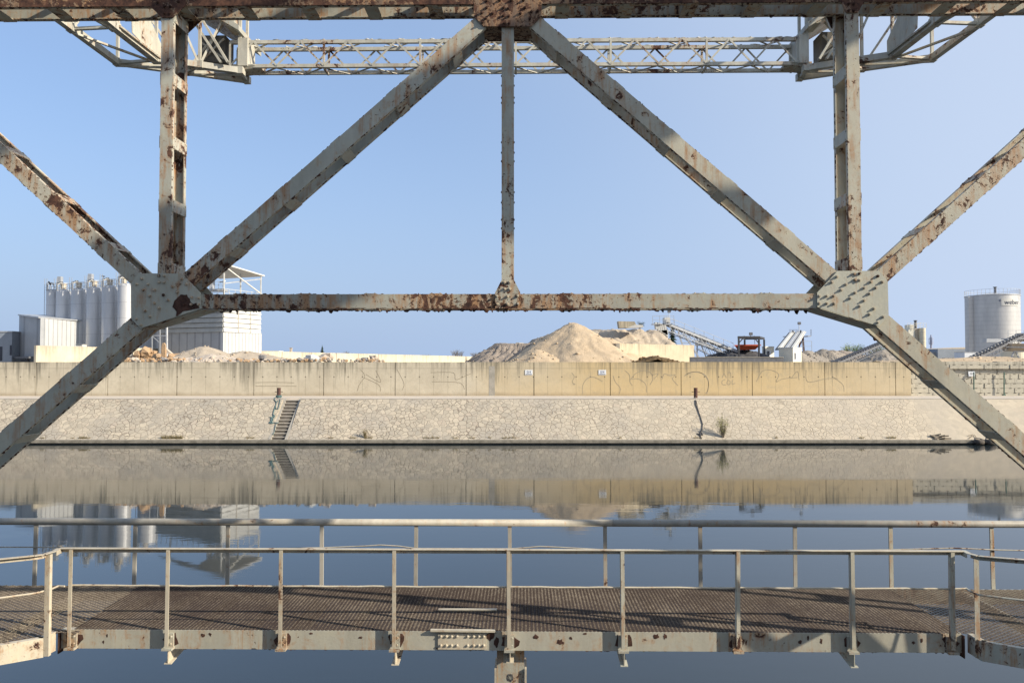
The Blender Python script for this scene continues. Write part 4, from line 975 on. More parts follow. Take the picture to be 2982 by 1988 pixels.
mb = MB(); mb.box(P(624,0,105).x, P(632,0,105).x, 104.4, 105.4, P(0,843,104).z, P(0,815,104).z); mb.build('cabinet', GALV, t)
t = thing('vent_pipe', 'pale vertical pipe before the shaded side of the louvred building', 'pipe', P(486, 1055, 100))
mb = MB(); a = P(486,1052,100); b = P(486,945,100); mb.tube(a, b, .14, .14, 10); mb.build('pipe', GALV, t)
mb = MB(); mb.box(a.x-.25, a.x+.25, 99.8, 100.2, 7, 7.6); mb.build('foot', CONC_PLAIN, t)
t = thing('pipe_rack', 'thin braced steel rack between wide silo and louvred building', 'rack', P(445, 1055, 99.5))
mb = MB()
for px in (443, 466): mb.beam(P(px,1050,99), P(px,945,99), .1, .1)
mb.beam(P(443,977,99), P(482,977,99), .09, .09); mb.beam(P(444,979,99), P(468,1000,99), .07, .07); mb.build('frame', GALV, t)
t = thing('low_white_roof', 'thin white roof line just beyond the long wall left of the conifer', 'roof', gp(790, 200)); mb = MB(); mb.box(gp(745,200).x, gp(812,200).x, 200, 204, 9.6, z_at(1021,200)); mb.build('roof', WHITE, t); mb = MB(); mb.box(gp(748,200).x, gp(809,200).x, 200.4, 203, 7, 9.6); mb.build('wall', BLUEGREY, t)
t = thing('chimney_stub', 'tiny pale chimney beyond the wall left of the conifer', 'chimney', gp(846, 210)); mb = MB(); q = gp(846,210); mb.box(q.x-.3, q.x+.3, 210, 210.6, 7, z_at(1013,210)); mb.build('stack', PALEST, t); mb = MB(); mb.box(q.x-.42, q.x+.42, 209.9, 210.7, z_at(1013,210), z_at(1012,210)); mb.build('cap', PALEST, t)

# ------------------------------------------------------------------ right buildings
Dt = 140.0; tc = P(2892, 1055, Dt); r_ = 69/F*Dt; zt = z_at(859, Dt-r_*.5)
t = thing('round_storage_tank', 'huge round steel storage tank with a white name banner', 'tank', (tc.x, Dt, 7), None)
mb = MB(); n = 96; mb.tube((tc.x,Dt,7), (tc.x,Dt,zt), r_, r_, n, cap=False); mb.tube((tc.x,Dt,zt), (tc.x,Dt,zt+.5), r_, r_*.2, n); o = mb.build('shell', TANK, t)
mb = MB(); mb.tube((tc.x,Dt,zt-.12), (tc.x,Dt,zt+.04), r_+.09, r_+.09, n, cap=False); mb.build('rim', GALV, t)
mb = MB(); n = 40
for k in range(n):
    a0 = 2*math.pi*k/n; a1 = 2*math.pi*(k+1)/n
    p = Vector((tc.x+r_*math.cos(a0), Dt+r_*math.sin(a0), zt)); q = Vector((tc.x+r_*math.cos(a1), Dt+r_*math.sin(a1), zt))
    mb.beam(p, p+Vector((0,0,1.0)), .04, .04); mb.beam(p+Vector((0,0,1.0)), q+Vector((0,0,1.0)), .035, .035)
mb.build('top_railing', GALV, t)
mb = MB(); q = P(2898, 850, Dt-1); mb.tube((q.x,q.y,zt), (q.x,q.y,zt+1.5), .22, .22, 10); mb.tube((q.x,q.y,zt+1.5), (q.x,q.y,zt+1.62), .34, .34, 10); mb.build('vent', DGREY, t)
a = math.radians(-122-47); mb = MB(); x_, y_ = tc.x+(r_+.15)*math.cos(a), Dt+(r_+.15)*math.sin(a)
mb.box(x_-.6, x_+.35, y_-.3, y_+.4, 7, zt-.2); mb.build('stair_shaft', TANK, t)
zb0, zb1 = z_at(891, Dt-r_*.8), z_at(870, Dt-r_*.8)
a0, a1 = math.radians(-104), math.radians(-60); mb = MB(); n = 14
for k in range(n):
    f0 = a0+(a1-a0)*k/n; f1 = a0+(a1-a0)*(k+1)/n
    cc = [(tc.x+rr_*math.cos(f), Dt+rr_*math.sin(f), z) for z in (zb0, zb1) for rr_, f in ((r_+.08,f0),(r_+.08,f1),(r_+.02,f1),(r_+.02,f0))]
    mb.hexa(cc)
ban = mb.build('banner', WHITE, t)
zc = (zb0+zb1)/2; am = (a0+a1)/2+.07; Rt = r_+.11
def wrap(q):
    return Vector((Rt*math.cos(am+q.x/Rt), Rt*math.sin(am+q.x/Rt), q.y-.05))
me = text_mesh('weber', 1.2, SIGNB, 'lettering', wrap)
o = bpy.data.objects.new('lettering', me); COL.objects.link(o); o.parent = ban; o.location = Vector((tc.x, Dt, zc))-Vector(ORG[t.name])
mb = MB(); f = am-.50; 
for da, dz, s_ in ((-.02,.28,.14),(.01,.36,.10),(.035,.24,.07)):
    mb.rock((tc.x+(Rt)*math.cos(f+da), Dt+Rt*math.sin(f+da), zc+dz), s_*.9, .02, s_, rs, 0, .15)
mb.build('emblem', SIGNB, ban)

t = thing('long_grey_warehouse', 'long low grey warehouse left of the round tank', 'warehouse', P(2760, 1055, 165))
X0, X1 = P(2690,0,165).x, P(2818,0,165).x; zt = z_at(1016, 165)
mb = MB(); mb.box(P(2715,0,165).x, X1, 165, 185, 7, zt); mb.box(X0, P(2715,0,165).x+.02, 166, 185, 7, z_at(1024,166)); mb.build('wall', BLUEGREY, t)
mb = MB(); mb.prism([(P(2715,0,165).x,165,zt+.02), (X1,165,zt+.02), (X1,165,zt+.45), (P(2735,0,165).x,165,zt+.25)], (0,20,0)); mb.build('roof', BEIGE, t)
mb = MB()
for i in range(12): x = P(2727+i*5.5,0,165).x; mb.box(x, x+.3, 164.95, 165, 7, z_at(1042,165))
mb.build('window_band', GLASS, t)
t = thing('white_annex', 'plain white annex building before the round tank', 'building', P(2800, 1055, 128))
mb = MB(); mb.box(P(2792,0,128).x, P(2850,0,128).x, 128, 131, 7, z_at(1025,128)); mb.build('wall', SIGNW, t); mb = MB(); mb.box(P(2791,0,128).x, P(2851,0,128).x, 127.9, 131.1, z_at(1025,128), z_at(1024.3,128)); mb.build('roof_edge', GALV, t)
t = thing('white_cement_silo', 'squat white cylinder behind the conveyor below the tank', 'silo', P(2930, 1055, 115))
mb = MB(); q = P(2932,0,115); mb.tube((q.x,115,7), (q.x,115,z_at(1022,115)), 1.7, 1.7, 28); mb.tube((q.x,115,z_at(1022,115)), (q.x,115,z_at(1008,115)), 1.7, 1.0, 28); mb.build('body', SILO_C, t)
mb = MB(); mb.box(P(2856,0,118).x, P(2915,0,118).x, 118, 119, z_at(996,118), z_at(986,118)); mb.build('side_duct', GALV, t)
t = thing('concrete_batch_tower', 'cream batching tower with stacked rings seen beside the steel diagonal', 'tower', P(2660, 1055, 150))
q = P(2671,0,150); zt = z_at(955,150); mb = MB(); mb.tube((q.x,150,7), (q.x,150,zt), 9.5/F*150, 9.5/F*150, 20); mb.build('ring_silo', SILO_C, t)
q2 = P(2651,0,151); mb = MB(); mb.box(q2.x-.75, q2.x+.75, 150.4, 152, 7, zt-.05); mb.build('shaft', BEIGE, t)
mb = MB(); z = 9
while z < zt: mb.tube((q.x,150,z), (q.x,150,z+.08), 10/F*150, 10/F*150, 20); z += .95
mb.build('ring', CREAMCAB, t)
mb = MB(); q3 = P(2652,0,150.5); mb.tube((q3.x,150.5,zt), (q3.x,150.5,z_at(933,150)), .25, .25, 8); mb.tube((q3.x,150.5,z_at(934,150)), (q3.x,150.5,z_at(932,150)), .36, .36, 8); mb.build('exhaust', DGREY, t)
mb = MB(); rail(mb, [(P(2626,0,150).x,149.6,z_at(956,150)),(P(2680,0,150).x,149.6,z_at(956,150))], 1.0, .6, .03); mb.box(P(2624,0,151).x, P(2642,0,151).x, 150, 152, 7, z_at(960,150)); mb.box(P(2628,0,151).x, P(2640,0,151).x, 150, 152, z_at(960,150), z_at(945,150)); mb.beam(P(2664,945,149), P(2682,940,149), .08, .08); mb.build('top_platform', CREAMCAB, t)
t = thing('telecom_tower', 'distant haze-tinted telecom tower with stacked drum platforms', 'tower', P(2696, 1055, 900))
q = P(2696, 0, 900); mb = MB(); mb.tube((q.x,900,7), (q.x,900,z_at(975,900)), 1.6, .7, 10); mb.build('mast', FARBLUE, t)
for k, (yy, rr_) in enumerate(((982,2.2),(986,2.8),(990,2.8),(994,2.8),(998,2.6),(1000.5,2.4))):
    mb = MB(); mb.tube((q.x,900,z_at(yy+1.6,900)), (q.x,900,z_at(yy,900)), rr_, rr_, 14); mb.build('platform_ring', FARBLUE, t)

# ================================================================== THE CRANE STRUCTURE (own frame, turned by YAW)
V0 = 8.0; DP = .35
bolt_mb = MB(); bolt_mb.tube((0,0,0), (0,-.014,0), .0155, .0155, 6); bolt_mb.tube((0,-.014,0), (0,-.027,0), .010, .009, 8)
BOLT = mesh_only(bolt_mb, 'bolt', PAINT_CREAM); bolt_r = mesh_only(bolt_mb, 'bolt', RUST_DARK)
bm2 = MB(); bm2.tube((0,0,0), (0,-.012,0), .017, .015, 10); bm2.tube((0,-.012,0), (0,-.018,0), .015, .008, 10)
RIVET = mesh_only(bm2, 'rivet', PAINT_CREAM)

truss = thing('steel_truss', 'huge rusty grey-green steel truss filling the foreground', 'truss', (0, V0, 4.0), None, True)
def slab2(mb, o, tt, nn_, a0, a1, b0, b1, v0, v1, mi=0):
    c = []
    for v in (v0, v1):
        for a, b in ((a0,b0),(a1,b0),(a1,b1),(a0,b1)):
            p = o+tt*a+nn_*b; c.append((p[0], v, p[1]))
    # ring front (v0), ring back (v1)
    mb.add(c, [(0,1,2,3),(7,6,5,4),(1,0,4,5),(2,1,5,6),(3,2,6,7),(0,3,7,4)], mi)
def flakes(mb, o, tt, nn_, length, b, v0, v1, rnd, per=14, size=.022, sgn=-1, mi=0):
    n = int(length*per)
    a = 0
    while a < length:
        wd = rnd.uniform(.012, .09); hh = size*rnd.random()**2*(1.6 if rnd.random() < .1 else 1)
        if rnd.random() < .72:
            m_ = a+wd*rnd.uniform(.3,.7); va = v0+rnd.uniform(0,.004); vb = min(v1, va+rnd.uniform(.01,.03))
            c = []
            for v in (va, vb):
                for aa, bb in ((a, b-sgn*.006), (a+wd, b-sgn*.006), (m_+wd*.15, b+sgn*hh), (m_-wd*.15, b+sgn*hh*rnd.uniform(.6,1))):
                    p = o+tt*aa+nn_*bb; c.append((p[0], v, p[1]))
            mb.add(c, [(0,1,2,3),(7,6,5,4),(1,0,4,5),(2,1,5,6),(3,2,6,7),(0,3,7,4)], mi)
        a += wd*rnd.uniform(.6, 1.2)
def member(name, p0, p1, wd, mat, dv=0.0, fl=.055, sp_=.68, off=.3, blen=.13, both=True, flake=True, rnd=random.Random(1), root=None, depth=DP, label=None, fs=1.0):
    root = root or truss
    o = Vector((p0.x, p0.z)); e = Vector((p1.x, p1.z)); d = e-o; ln = d.length; tt = d/ln; nn_ = Vector((-tt.y, tt.x))
    v0 = V0+dv; v1 = v0+depth; th = .011; h = wd/2
    mb = MB()
    slab2(mb, o, tt, nn_, 0, ln, -h, h, v0, v0+th); slab2(mb, o, tt, nn_, 0, ln, -h, h, v1-th, v1)
    for s in (-1, 1):
        b0, b1 = (h-th, h) if s > 0 else (-h, -h+th)
        slab2(mb, o, tt, nn_, 0, ln, b0, b1, v0+th, v0+fl); slab2(mb, o, tt, nn_, 0, ln, b0, b1, v1-fl, v1-th)
    ob = mb.build(name, mat, root)
    if label: ob['label'] = label
    if flake:
        mf = MB(); low = -1 if nn_.y > 0 else 1
        flakes(mf, o, tt, nn_, ln, low*h, v0, v0+fl, rnd, sgn=low, size=.012*fs); flakes(mf, o, tt, nn_, ln, low*h, v1-fl, v1, rnd, sgn=low, size=.016*fs)
        flakes(mf, o, tt, nn_, ln, -low*h, v0, v0+fl, rnd, sgn=-low, size=.008*fs)
        mf.build('rust_flakes', RUST_DARK, ob)['kind'] = 'stuff'
    a = off
    while a < ln-.1:
        for s in ((-1, 1) if both else (-1,)):
            q = MB(); b0, b1 = (h, h+.008) if s > 0 else (-h-.008, -h)
            slab2(q, o, tt, nn_, a-blen/2, a+blen/2, b0, b1, v0+.003, v1-.003)
            for da in (-.045, .045):
                for vv in (v0+.03, v1-.03):
                    c2_ = o+tt*(a+da)+nn_*(b1 if s > 0 else b0); c3 = c2_+nn_*(.008*s)
                    q.tube((c2_.x, vv, c2_.y), (c3.x, vv, c3.y), .010, .008, 6)
            q.build('batten_plate', mat, ob)
        a += sp_
    return ob
r1 = random.Random(31)
uL = L(479, 700, V0).x; uR = L(2491, 700, V0).x
zTopEdge = L(CX, 12, V0).z
# chords
TCW = .24
tc0 = Vector((-13, 0, zTopEdge+TCW/2)); tc1 = Vector((14.5, 0, zTopEdge+TCW/2))
member('top_chord', tc0, tc1, TCW, PAINT_CHORD, 0, fl=.06, off=(L(1078,60,V0).x-tc0.x) % .69, sp_=.69, blen=.15, rnd=r1, flake=True)
mb = MB(); slab2(mb, Vector((-13, tc0.z)), Vector((1,0)), Vector((0,1)), 0, 27.5, -TCW/2-.006, TCW/2, V0-.012, V0-.002); mb.build('web_cover_plate', RUSTY, truss)['label'] = 'rust-brown web plate of the top chord'
bz0 = L(600, 879, V0); bz1 = L(2370, 874.5, V0); zc_ = (bz0.z+bz1.z)/2
member('bottom_chord', Vector((L(560,879,V0).x, 0, zc_)), Vector((L(2400,875,V0).x, 0, zc_)), .153, PAINT_CHORD, .002, fl=.075, off=.5, sp_=.70, rnd=r1)
# extra hanging scale under the bottom chord
mf = MB()
for k in range(2): flakes(mf, Vector((bz0.x, zc_)), Vector((1,0)), Vector((0,1)), bz1.x-bz0.x, -.0765, V0+.0+k*.27, V0+.08+k*.27, r1, sgn=-1, size=.034)
mf.build('hanging_scale', RUST_DARK, truss)['kind'] = 'stuff'
# posts and hanger
member('post', Vector((uL, 0, L(CX,800,V0).z)), Vector((uL, 0, zTopEdge+.02)), .131, PAINT, .004, fs=.3, off=.07, sp_=.685, fl=.05, rnd=r1)
member('post', Vector((uR, 0, L(CX,795,V0).z)), Vector((uR, 0, zTopEdge+.02)), .133, PAINT_LIT, .004, fs=.35, off=.10, sp_=.685, fl=.05, rnd=r1)
uH = L(1478.5, 500, V0).x
member('hanger', Vector((uH, 0, L(CX,860,V0).z)), Vector((uH, 0, zTopEdge+.02)), .131, PAINT, .02, flake=False, off=9, fl=.06, rnd=r1, depth=.13)
rb = MB()
for k, y in enumerate((222, 250, 285, 300, 415, 445, 470, 560, 590, 640, 665)):
    for s in (-1, 1):
        q = L(1478.5+s*18.2, y, V0+.05); rb.tube((uH+s*.0655, V0+.05, q.z), (uH+s*.074, V0+.05, q.z), .013, .009, 8)
rb.build('side_rivets', RUST_DARK, truss)
# diagonals
def dg(name, a, b, wd, mat, dv, ext0=0, ext1=0, off=.3, **k):
    p = L(a[0], a[1], V0); q = L(b[0], b[1], V0); d = (q-p).normalized()
    return member(name, p-d*ext0, q+d*ext1, wd, mat, dv, off=off, rnd=r1, **k)
dg('diagonal', (558,803), (1390,73), .158, PAINT, .006, .12, .25, off=.62, sp_=.80)
dg('diagonal', (2420,803), (1575,78), .158, PAINT_LIT, .006, .12, .25, off=.75, sp_=.80)
dg('diagonal', (395,812), (0,446), .155, PAINT_LIT, .008, .1, 2.6, off=.55, sp_=.78)
dg('diagonal', (2570,805), (2982,433), .158, PAINT_LIT, .008, .1, 2.6, off=.75, sp_=.88)
dg('diagonal', (397,942), (0,1290), .175, PAINT, .006, .15, 5.0, off=1.1, sp_=.82)
dg('diagonal', (2572,935), (2982,1293), .175, PAINT_LIT, .006, .15, 5.0, off=1.05, sp_=.82)
# the next bay, beyond the frame on either side
for sx in (-1, 1):
    x0 = 3450 if sx > 0 else -468
    a = L(x0, 30, V0); b = Vector((a.x+sx*3.6, V0, zc_)); member('diagonal', Vector((a.x,0,a.z)), Vector((b.x,0,b.z)), .158, PAINT, .006, rnd=r1, flake=False)
    member('post', Vector((b.x,0,4.0)), Vector((b.x,0,zTopEdge)), .16, PAINT, .004, rnd=r1, flake=False)
# closing plates under the lower nodes
def close_plate(a, b, c, name='closing_plate', mt=PAINT):
    mb = MB(); A_ = L(*a, V0); B_ = L(*b, V0); C_ = L(*c, V0)
    mb.hexa([(A_.x,V0+.012,A_.z-.006),(B_.x,V0+.012,B_.z-.006),(B_.x,V0+DP,B_.z-.006),(A_.x,V0+DP,A_.z-.006),(A_.x,V0+.012,A_.z+.006),(B_.x,V0+.012,B_.z+.006),(B_.x,V0+DP,B_.z+.006),(A_.x,V0+DP,A_.z+.006)])
    mb.hexa([(B_.x,V0+.013,B_.z-.006),(C_.x,V0+.013,C_.z-.006),(C_.x,V0+DP,C_.z-.006),(B_.x,V0+DP,B_.z-.006),(B_.x,V0+.013,B_.z+.006),(C_.x,V0+.013,C_.z+.006),(C_.x,V0+DP,C_.z+.006),(B_.x,V0+DP,B_.z+.006)])
    mb.build(name, mt, truss)
close_plate((411,957), (590,900), (640,901)); close_plate((2558,952), (2375,896), (2325,897))
def gusset(poly, bolts, mat, name='gusset_plate', rusty=(), far=True, me=None, label=None, t0=.014):
    mb = MB(); pts = [L(x, y, V0) for x, y in poly]
    fr = [Vector((p.x, V0-t0, p.z)) for p in pts]
    mb.prism(fr, (0, t0-.002, 0))
    g = mb.build(name, mat, truss)
    if label: g['label'] = label
    if far:
        mb = MB(); mb.prism([Vector((p.x, V0+DP+.012, p.z)) for p in pts], (0, .012, 0)); mb.build(name, mat, truss)
    for i, (x, y) in enumerate(bolts):
        p = L(x, y, V0-t0)
        o = inst(bolt_r if i in rusty else (me or BOLT), 'bolt', g, (p.x, V0-t0, p.z)); o.rotation_euler = (0, R.uniform(0, 1), 0)
    return g
zl = [(283,497),(218,570),(365,572),(303,645),(450,645),(385,722),(567,712),(448,815),(628,778),(510,880),(330,918),(390,990),(212,1022),(270,1102),(508,460),(575,460),(508,545),(575,545),(802,500),(863,570),(685,600),(745,672),(935,742),(1025,750),(838,835),(928,835),(1025,835)]
gl = gusset([(383.5,928),(383,828),(405,796),(532,797),(584,852),(588,898),(411,956)], [(350+a/4.48, 700+b/4.48) for a, b in zl], PAINT_CLEAN, rusty=(6,24), label='grey bolted node plate with one dark rust patch')
zr = [(880,262),(810,337),(1115,222),(1190,218),(1127,305),(1190,308),(1003,368),(938,443),(1437,255),(1345,333),(1255,415),(1130,480),(1062,555),(1503,333),(1413,413),(1328,492),(1253,588),(1192,663),(1388,697),(1325,775),(1515,810),(1440,888),(637,527),(743,525),(838,525),(637,627),(743,627),(845,627)]
gusset([(2378.5,852),(2438,789),(2558,789),(2583.5,820),(2586,920),(2558,950),(2378.5,894)], [(2250+a/4.704, 750+b/4.704) for a, b in zr], PAINT_CLEAN, rusty=(8,), label='sunlit bolted node plate with long bolt shadows')
# dark blotch where the paint came off the left plate
rb = MB(); rbx = random.Random(4)
pts = [(690,870),(715,790),(735,770),(780,725),(800,705),(850,712),(880,706),(890,740),(915,760),(925,800),(960,830),(1000,815),(1030,860),(1045,885),(985,895),(900,915),(830,925),(760,985),(735,990),(745,930),(720,900)]
rb.prism([Vector((p.x, V0-.0165, p.z)) for p in [L(350+a/4.48, 700+b/4.48, V0) for a, b in pts]], (0,.003,0)); rb.build('rust_patch', RUST_DARK, gl)
gusset([(1442,898),(1442,852),(1461,815),(1497,815),(1515,852),(1515,898)], [(1380+a/9.8, 780+b/9.8) for a, b in ((875,405),(1030,405),(885,595),(1030,600),(665,805),(965,815),(1255,800),(665,1020),(965,1025),(1262,1025))], PAINT_CHORD, rusty=(), far=False, label='small rusty bolted plate under the central hanger')
gusset([(1380,-130),(1380,50),(1408,79),(1548,79),(1577,48),(1577,-130)], [(1350+a/8.71, b/8.71) for a, b in ((600,30),(920,20),(1220,20),(1520,20),(590,205),(1020,205),(1140,220),(1560,210),(460,340),(740,350),(1440,350),(1720,310),(1010,410),(1150,420),(560,480),(480,580),(1040,600),(1150,605),(1880,290),(1680,480))], RUSTY, me=bolt_r, label='heavily rusted bolted plate at the top centre')
gusset([(438,-60),(438,20),(472,53),(505,53),(545,15),(545,-60)], [(480,40),(496,40),(480,20),(496,20),(460,8),(520,6)], RUSTY, me=bolt_r)
gusset([(2445,-60),(2445,-2),(2462,39),(2497,39),(2518,2),(2518,-60)], [(2471,32),(2486,32),(2471,12),(2486,12)], RUSTY, me=bolt_r)
mb = MB(); a_ = L(1408, 79, V0); b_ = L(1548, 79, V0)
mb.box(a_.x, b_.x, V0+.012, V0+DP-.01, a_.z, a_.z+.01); mb.build('node_floor_plate', RUSTY, truss)

# --------------------------------------------------------------- lattice boom across the far side
VB = 22.0
def lz(x, y, v): return L(x, y, v)
zt_f = L(CX, 120, VB).z; zb_f = L(CX, 190, VB).z; VBB = VB+.52
u0 = L(672, 150, VB).x; u1 = L(2320, 150, VB).x
boom = thing('lattice_boom', 'pale lattice girder spanning the sky behind the truss', 'girder', ((u0+u1)/2, VB, zb_f), None, True)
for v, zz in ((VB,zt_f),(VBB,zt_f),(VB,zb_f),(VBB,zb_f)):
    mb = MB(); mb.beam((u0,v,zz), (u1,v,zz), .10, .10); mb.build('chord', PAINT_BOOM, boom)
px_posts = [672, 944, 1224, 1502, 1778, 2057, 2320]
us = [L(x, 150, VB).x for x in px_posts]
us[0] = u0; us[-1] = u1
for i, uu in enumerate(us):
    for v in (VB-.03, VBB+.03):
        mb = MB(); mb.beam((uu,v,zb_f), (uu,v,zt_f), .06, .06); mb.build('upright', PAINT_BOOM, boom)
    mb = MB(); mb.beam((uu,VB,zb_f-.06), (uu,VBB,zb_f-.06), .06, .05); mb.build('cross_tie', PAINT_BOOM, boom)
for i in range(len(us)-1):
    a, b = us[i], us[i+1]; q4 = [a+(b-a)*k/4 for k in range(5)]
    for k in range(4):
        za, zb_ = (zb_f, zt_f) if k % 2 == 0 else (zt_f, zb_f)
        mb = MB(); mb.beam((q4[k],VB-.055,za), (q4[k+1],VB-.055,zb_), .05, .02, up=(0,1,0)); mb.build('lacing_bar', PAINT_BOOM, boom)
        mb = MB(); mb.beam((q4[k],VBB+.055,zb_), (q4[k+1],VBB+.055,za), .05, .02, up=(0,1,0)); mb.build('lacing_bar', PAINT_BOOM, boom)
    for k in range(2):
        m0, m1, m2 = q4[2*k], q4[2*k+1], q4[2*k+2]
        for zz, nm_ in ((zb_f-.06,'bottom_lacing'), (zt_f+.06,'top_lacing')):
            mb = MB(); mb.beam((m0,VB,zz), (m1,VBB,zz), .055, .02); mb.beam((m1,VBB,zz+.022), (m2,VB,zz+.022), .055, .02); mb.build(nm_, PAINT_BOOM, boom)
mf = MB(); rf = random.Random(8)
for v in (VB, VBB):
    x = u0
    while x < u1:
        x += rf.uniform(.15, 1.1); mf.rock((x, v, zt_f+.06), rf.uniform(.04,.16), .06, rf.uniform(.01,.035), rf, 0, .4)
mf.build('debris_crust', WHITE, boom)['kind'] = 'stuff'

# --------------------------------------------------------------- side lattice arms coming towards the viewer
def arm(sx, lab):
    # plan points at the bottom-chord level, in the crane frame
    zb = zb_f-.18; zt = 18.9
    out = [(11.55,-9),(11.55,2),(11.55,8),(11.55,14),(11.55,19.0),(11.55,21.2),(9.9,21.9),(8.35,22.6)]
    inn = [(10.4,-9),(10.4,2),(10.4,8),(10.4,14),(10.4,18.9),(10.35,21.0),(9.3,21.45),(8.3,21.9)]
    out = [Vector((sx*a, b, zb)) for a, b in out]; inn = [Vector((sx*a, b, zb)) for a, b in inn]
    t = thing('lattice_bracket_girder', lab, 'girder', (sx*11, 21, zb), 'lattice side arms', True)
    up = Vector((0,0,zt-zb))
    for nm_, ch, w_ in (('outer_chord', out, .16), ('inner_chord', inn, .2)):
        mb = MB()
        for a, b in zip(ch[:-1], ch[1:]): mb.beam(a, b, w_, .17)
        for a in ch[4:]: mb.box(a.x-w_*.6, a.x+w_*.6, a.y-w_*.6, a.y+w_*.6, a.z-.1, a.z+.1)
        mb.build(nm_, PAINT_BOOM, t)
        mb = MB()
        for a, b in zip(ch[:-1], ch[1:]): mb.beam(a+up, b+up, w_, .17)
        mb.build('top_chord', PAINT_BOOM, t)
        fine = [];
        for a, b in zip(ch[:-1], ch[1:]):
            n = max(1, round((b-a).length/1.7))
            for k in range(n): fine.append(a.lerp(b, k/n))
        fine.append(ch[-1])
        for k, a in enumerate(fine):
            if a.y < 12: continue
            mb = MB(); mb.beam(a, a+up, .075, .075); mb.build('upright', PAINT_BOOM, t)
            if k+1 < len(fine):
                b = fine[k+1]; mb = MB()
                if k % 2: mb.beam(a, b+up, .06, .06)
                else: mb.beam(a+up, b, .06, .06)
                mb.build('lacing_bar', PAINT_BOOM, t)
    for k in range(3, len(out)):
        mb = MB(); mb.beam(out[k]-Vector((0,0,.02)), inn[k]-Vector((0,0,.02)), .09, .07); mb.build('cross_tie', PAINT_BOOM, t)
    for k in range(3, len(out)-1):
        mb = MB(); mb.beam(out[k]-Vector((0,0,.1)), inn[k+1]-Vector((0,0,.1)), .07, .05); mb.build('wind_brace', PAINT_BOOM, t)
    # node plates on the inner face
    a = inn[5]
    mb = MB(); mb.prism([a+Vector((-sx*.11,-1.5,0.1)), a+Vector((-sx*.11,.1,-.08)), a+Vector((-sx*.11,.1,.45)), a+Vector((-sx*.11,-.9,1.1)), a+Vector((-sx*.11,-1.6,1.1))], (sx*.02,0,0)); mb.build('side_plate', PAINT_BOOM, t)
    a = inn[4]
    mb = MB(); mb.beam(a, inn[5]+up*.0+Vector((0,0,.02)), .34, .05); mb.build('bottom_plate', PAINT_CHORD, t)
    # end post, machine box
    e = out[-1]; mb = MB(); mb.box(min(e.x, e.x-sx*.28), max(e.x, e.x-sx*.28), 21.85, 22.5, zb+.15, zt_f+.08); mb.build('end_box', PAINT_BOOM, t)
    mb = MB(); mb.prism([(e.x+sx*.1,21.9,zb+.02),(e.x-sx*.62,22.0,zb_f-.03),(e.x-sx*.62,22.0,zb_f+.05),(e.x-sx*.4,21.9,zb+.2),(e.x+sx*.1,21.9,zb+.2)], (0,.5,0)); mb.build('shoe', PAINT_CHORD, t)
    mb = MB(); x0_, x1_ = sorted((sx*8.9, sx*9.65)); mb.box(x0_, x1_, 22.3, 22.95, zb+.45, zt_f+.35); mb.build('machine_housing', m_noisy('dark_housing', (.10,.095,.085), (.16,.15,.13), 2, .8), t)
    mb = MB(); mb.prism([(sx*8.2,21.5,zt_f+.15),(sx*9.9,21.5,zt_f+1.15),(sx*9.9,21.5,zt_f+1.3),(sx*8.2,21.5,zt_f+.3)], (0,1.9,0)); mb.build('roof_plate', PAINT_CHORD, t)
    mb = MB(); mb.prism([(sx*8.35,21.6,zt_f+.3),(sx*8.6,21.6,zt_f+.3),(sx*8.9,21.6,zt_f+1.6),(sx*8.5,21.6,zt_f+1.6)], (0,.6,0)); mb.build('stay_plate', PAINT_CHORD, t)
    for p, q in (((8.5,zb+.1),(9.35,zt_f+.6)), ((8.7,zb+.1),(9.6,zt_f+.55))):
        mb = MB(); mb.beam((sx*p[0],21.5,p[1]), (sx*q[0],21.5,q[1]), .1, .06); mb.build('brace', PAINT_BOOM, t)
    mb = MB(); mb.beam((sx*8.9,22.2,zb+.5), (sx*9.6,22.2,zb+1.0), .05, .05); mb.beam((sx*9.6,22.2,zb+.4), (sx*8.9,22.2,zb+1.1), .05, .05); mb.build('cross_brace', PAINT_BOOM, t)
    return t
armL = arm(-1, 'pale lattice arm under the sky at the upper left')
armR = arm(1, 'pale lattice arm under the sky at the upper right')
# unseen plating added on the right arm to shade the truss
mb = MB(); mb.box(10.4, 14.0, -9, 6.5, 16.5, 16.6); mb.box(10.42, 10.5, -9, 6.5, 16.6, 16.8); mb.box(13.9, 14.0, -9, 6.5, 16.6, 17.0)
mb.build('shade_plating', PAINT, armR)
mb = MB(); mb.beam((11.5,4.6,13.92), (11.5,3.0,16.0), .3, .30); mb.build('shade_bar', PAINT, armR)  # unseen bar, added to cast shade on the far pipe railing

# --------------------------------------------------------------- walkway
VN = 9.3; VF = 11.15
zd = L(CX, 1838, VN).z; zgb = L(CX, 1893, VN).z
wk = thing('steel_walkway', 'straight steel walkway of rusty grating with slim posts above the water', 'walkway', (0, VN, zd), None, True)
ga = L(178, 1860, VN).x; gb = L(2800, 1860, VN).x
mb = MB(); mb.box(ga, gb, VN, VN+.012, zgb, zd); mb.box(ga, gb, VN+.012, VN+.08, zd-.012, zd); mb.box(ga, gb, VN+.012, VN+.08, zgb, zgb+.012); mb.build('edge_girder', PAINT_GIRDER, wk)
mf = MB(); flakes(mf, Vector((ga, 0)), Vector((1,0)), Vector((0,1)), gb-ga, zgb, VN, VN+.06, r1, sgn=-1, size=.012, per=8); mf.build('rust_flakes', RUST_DARK, wk)['kind'] = 'stuff'
mb = MB(); mb.box(ga, gb, VF, VF+.02, zgb, zd-.01); mb.build('rear_girder', PAINT_GIRDER, wk)
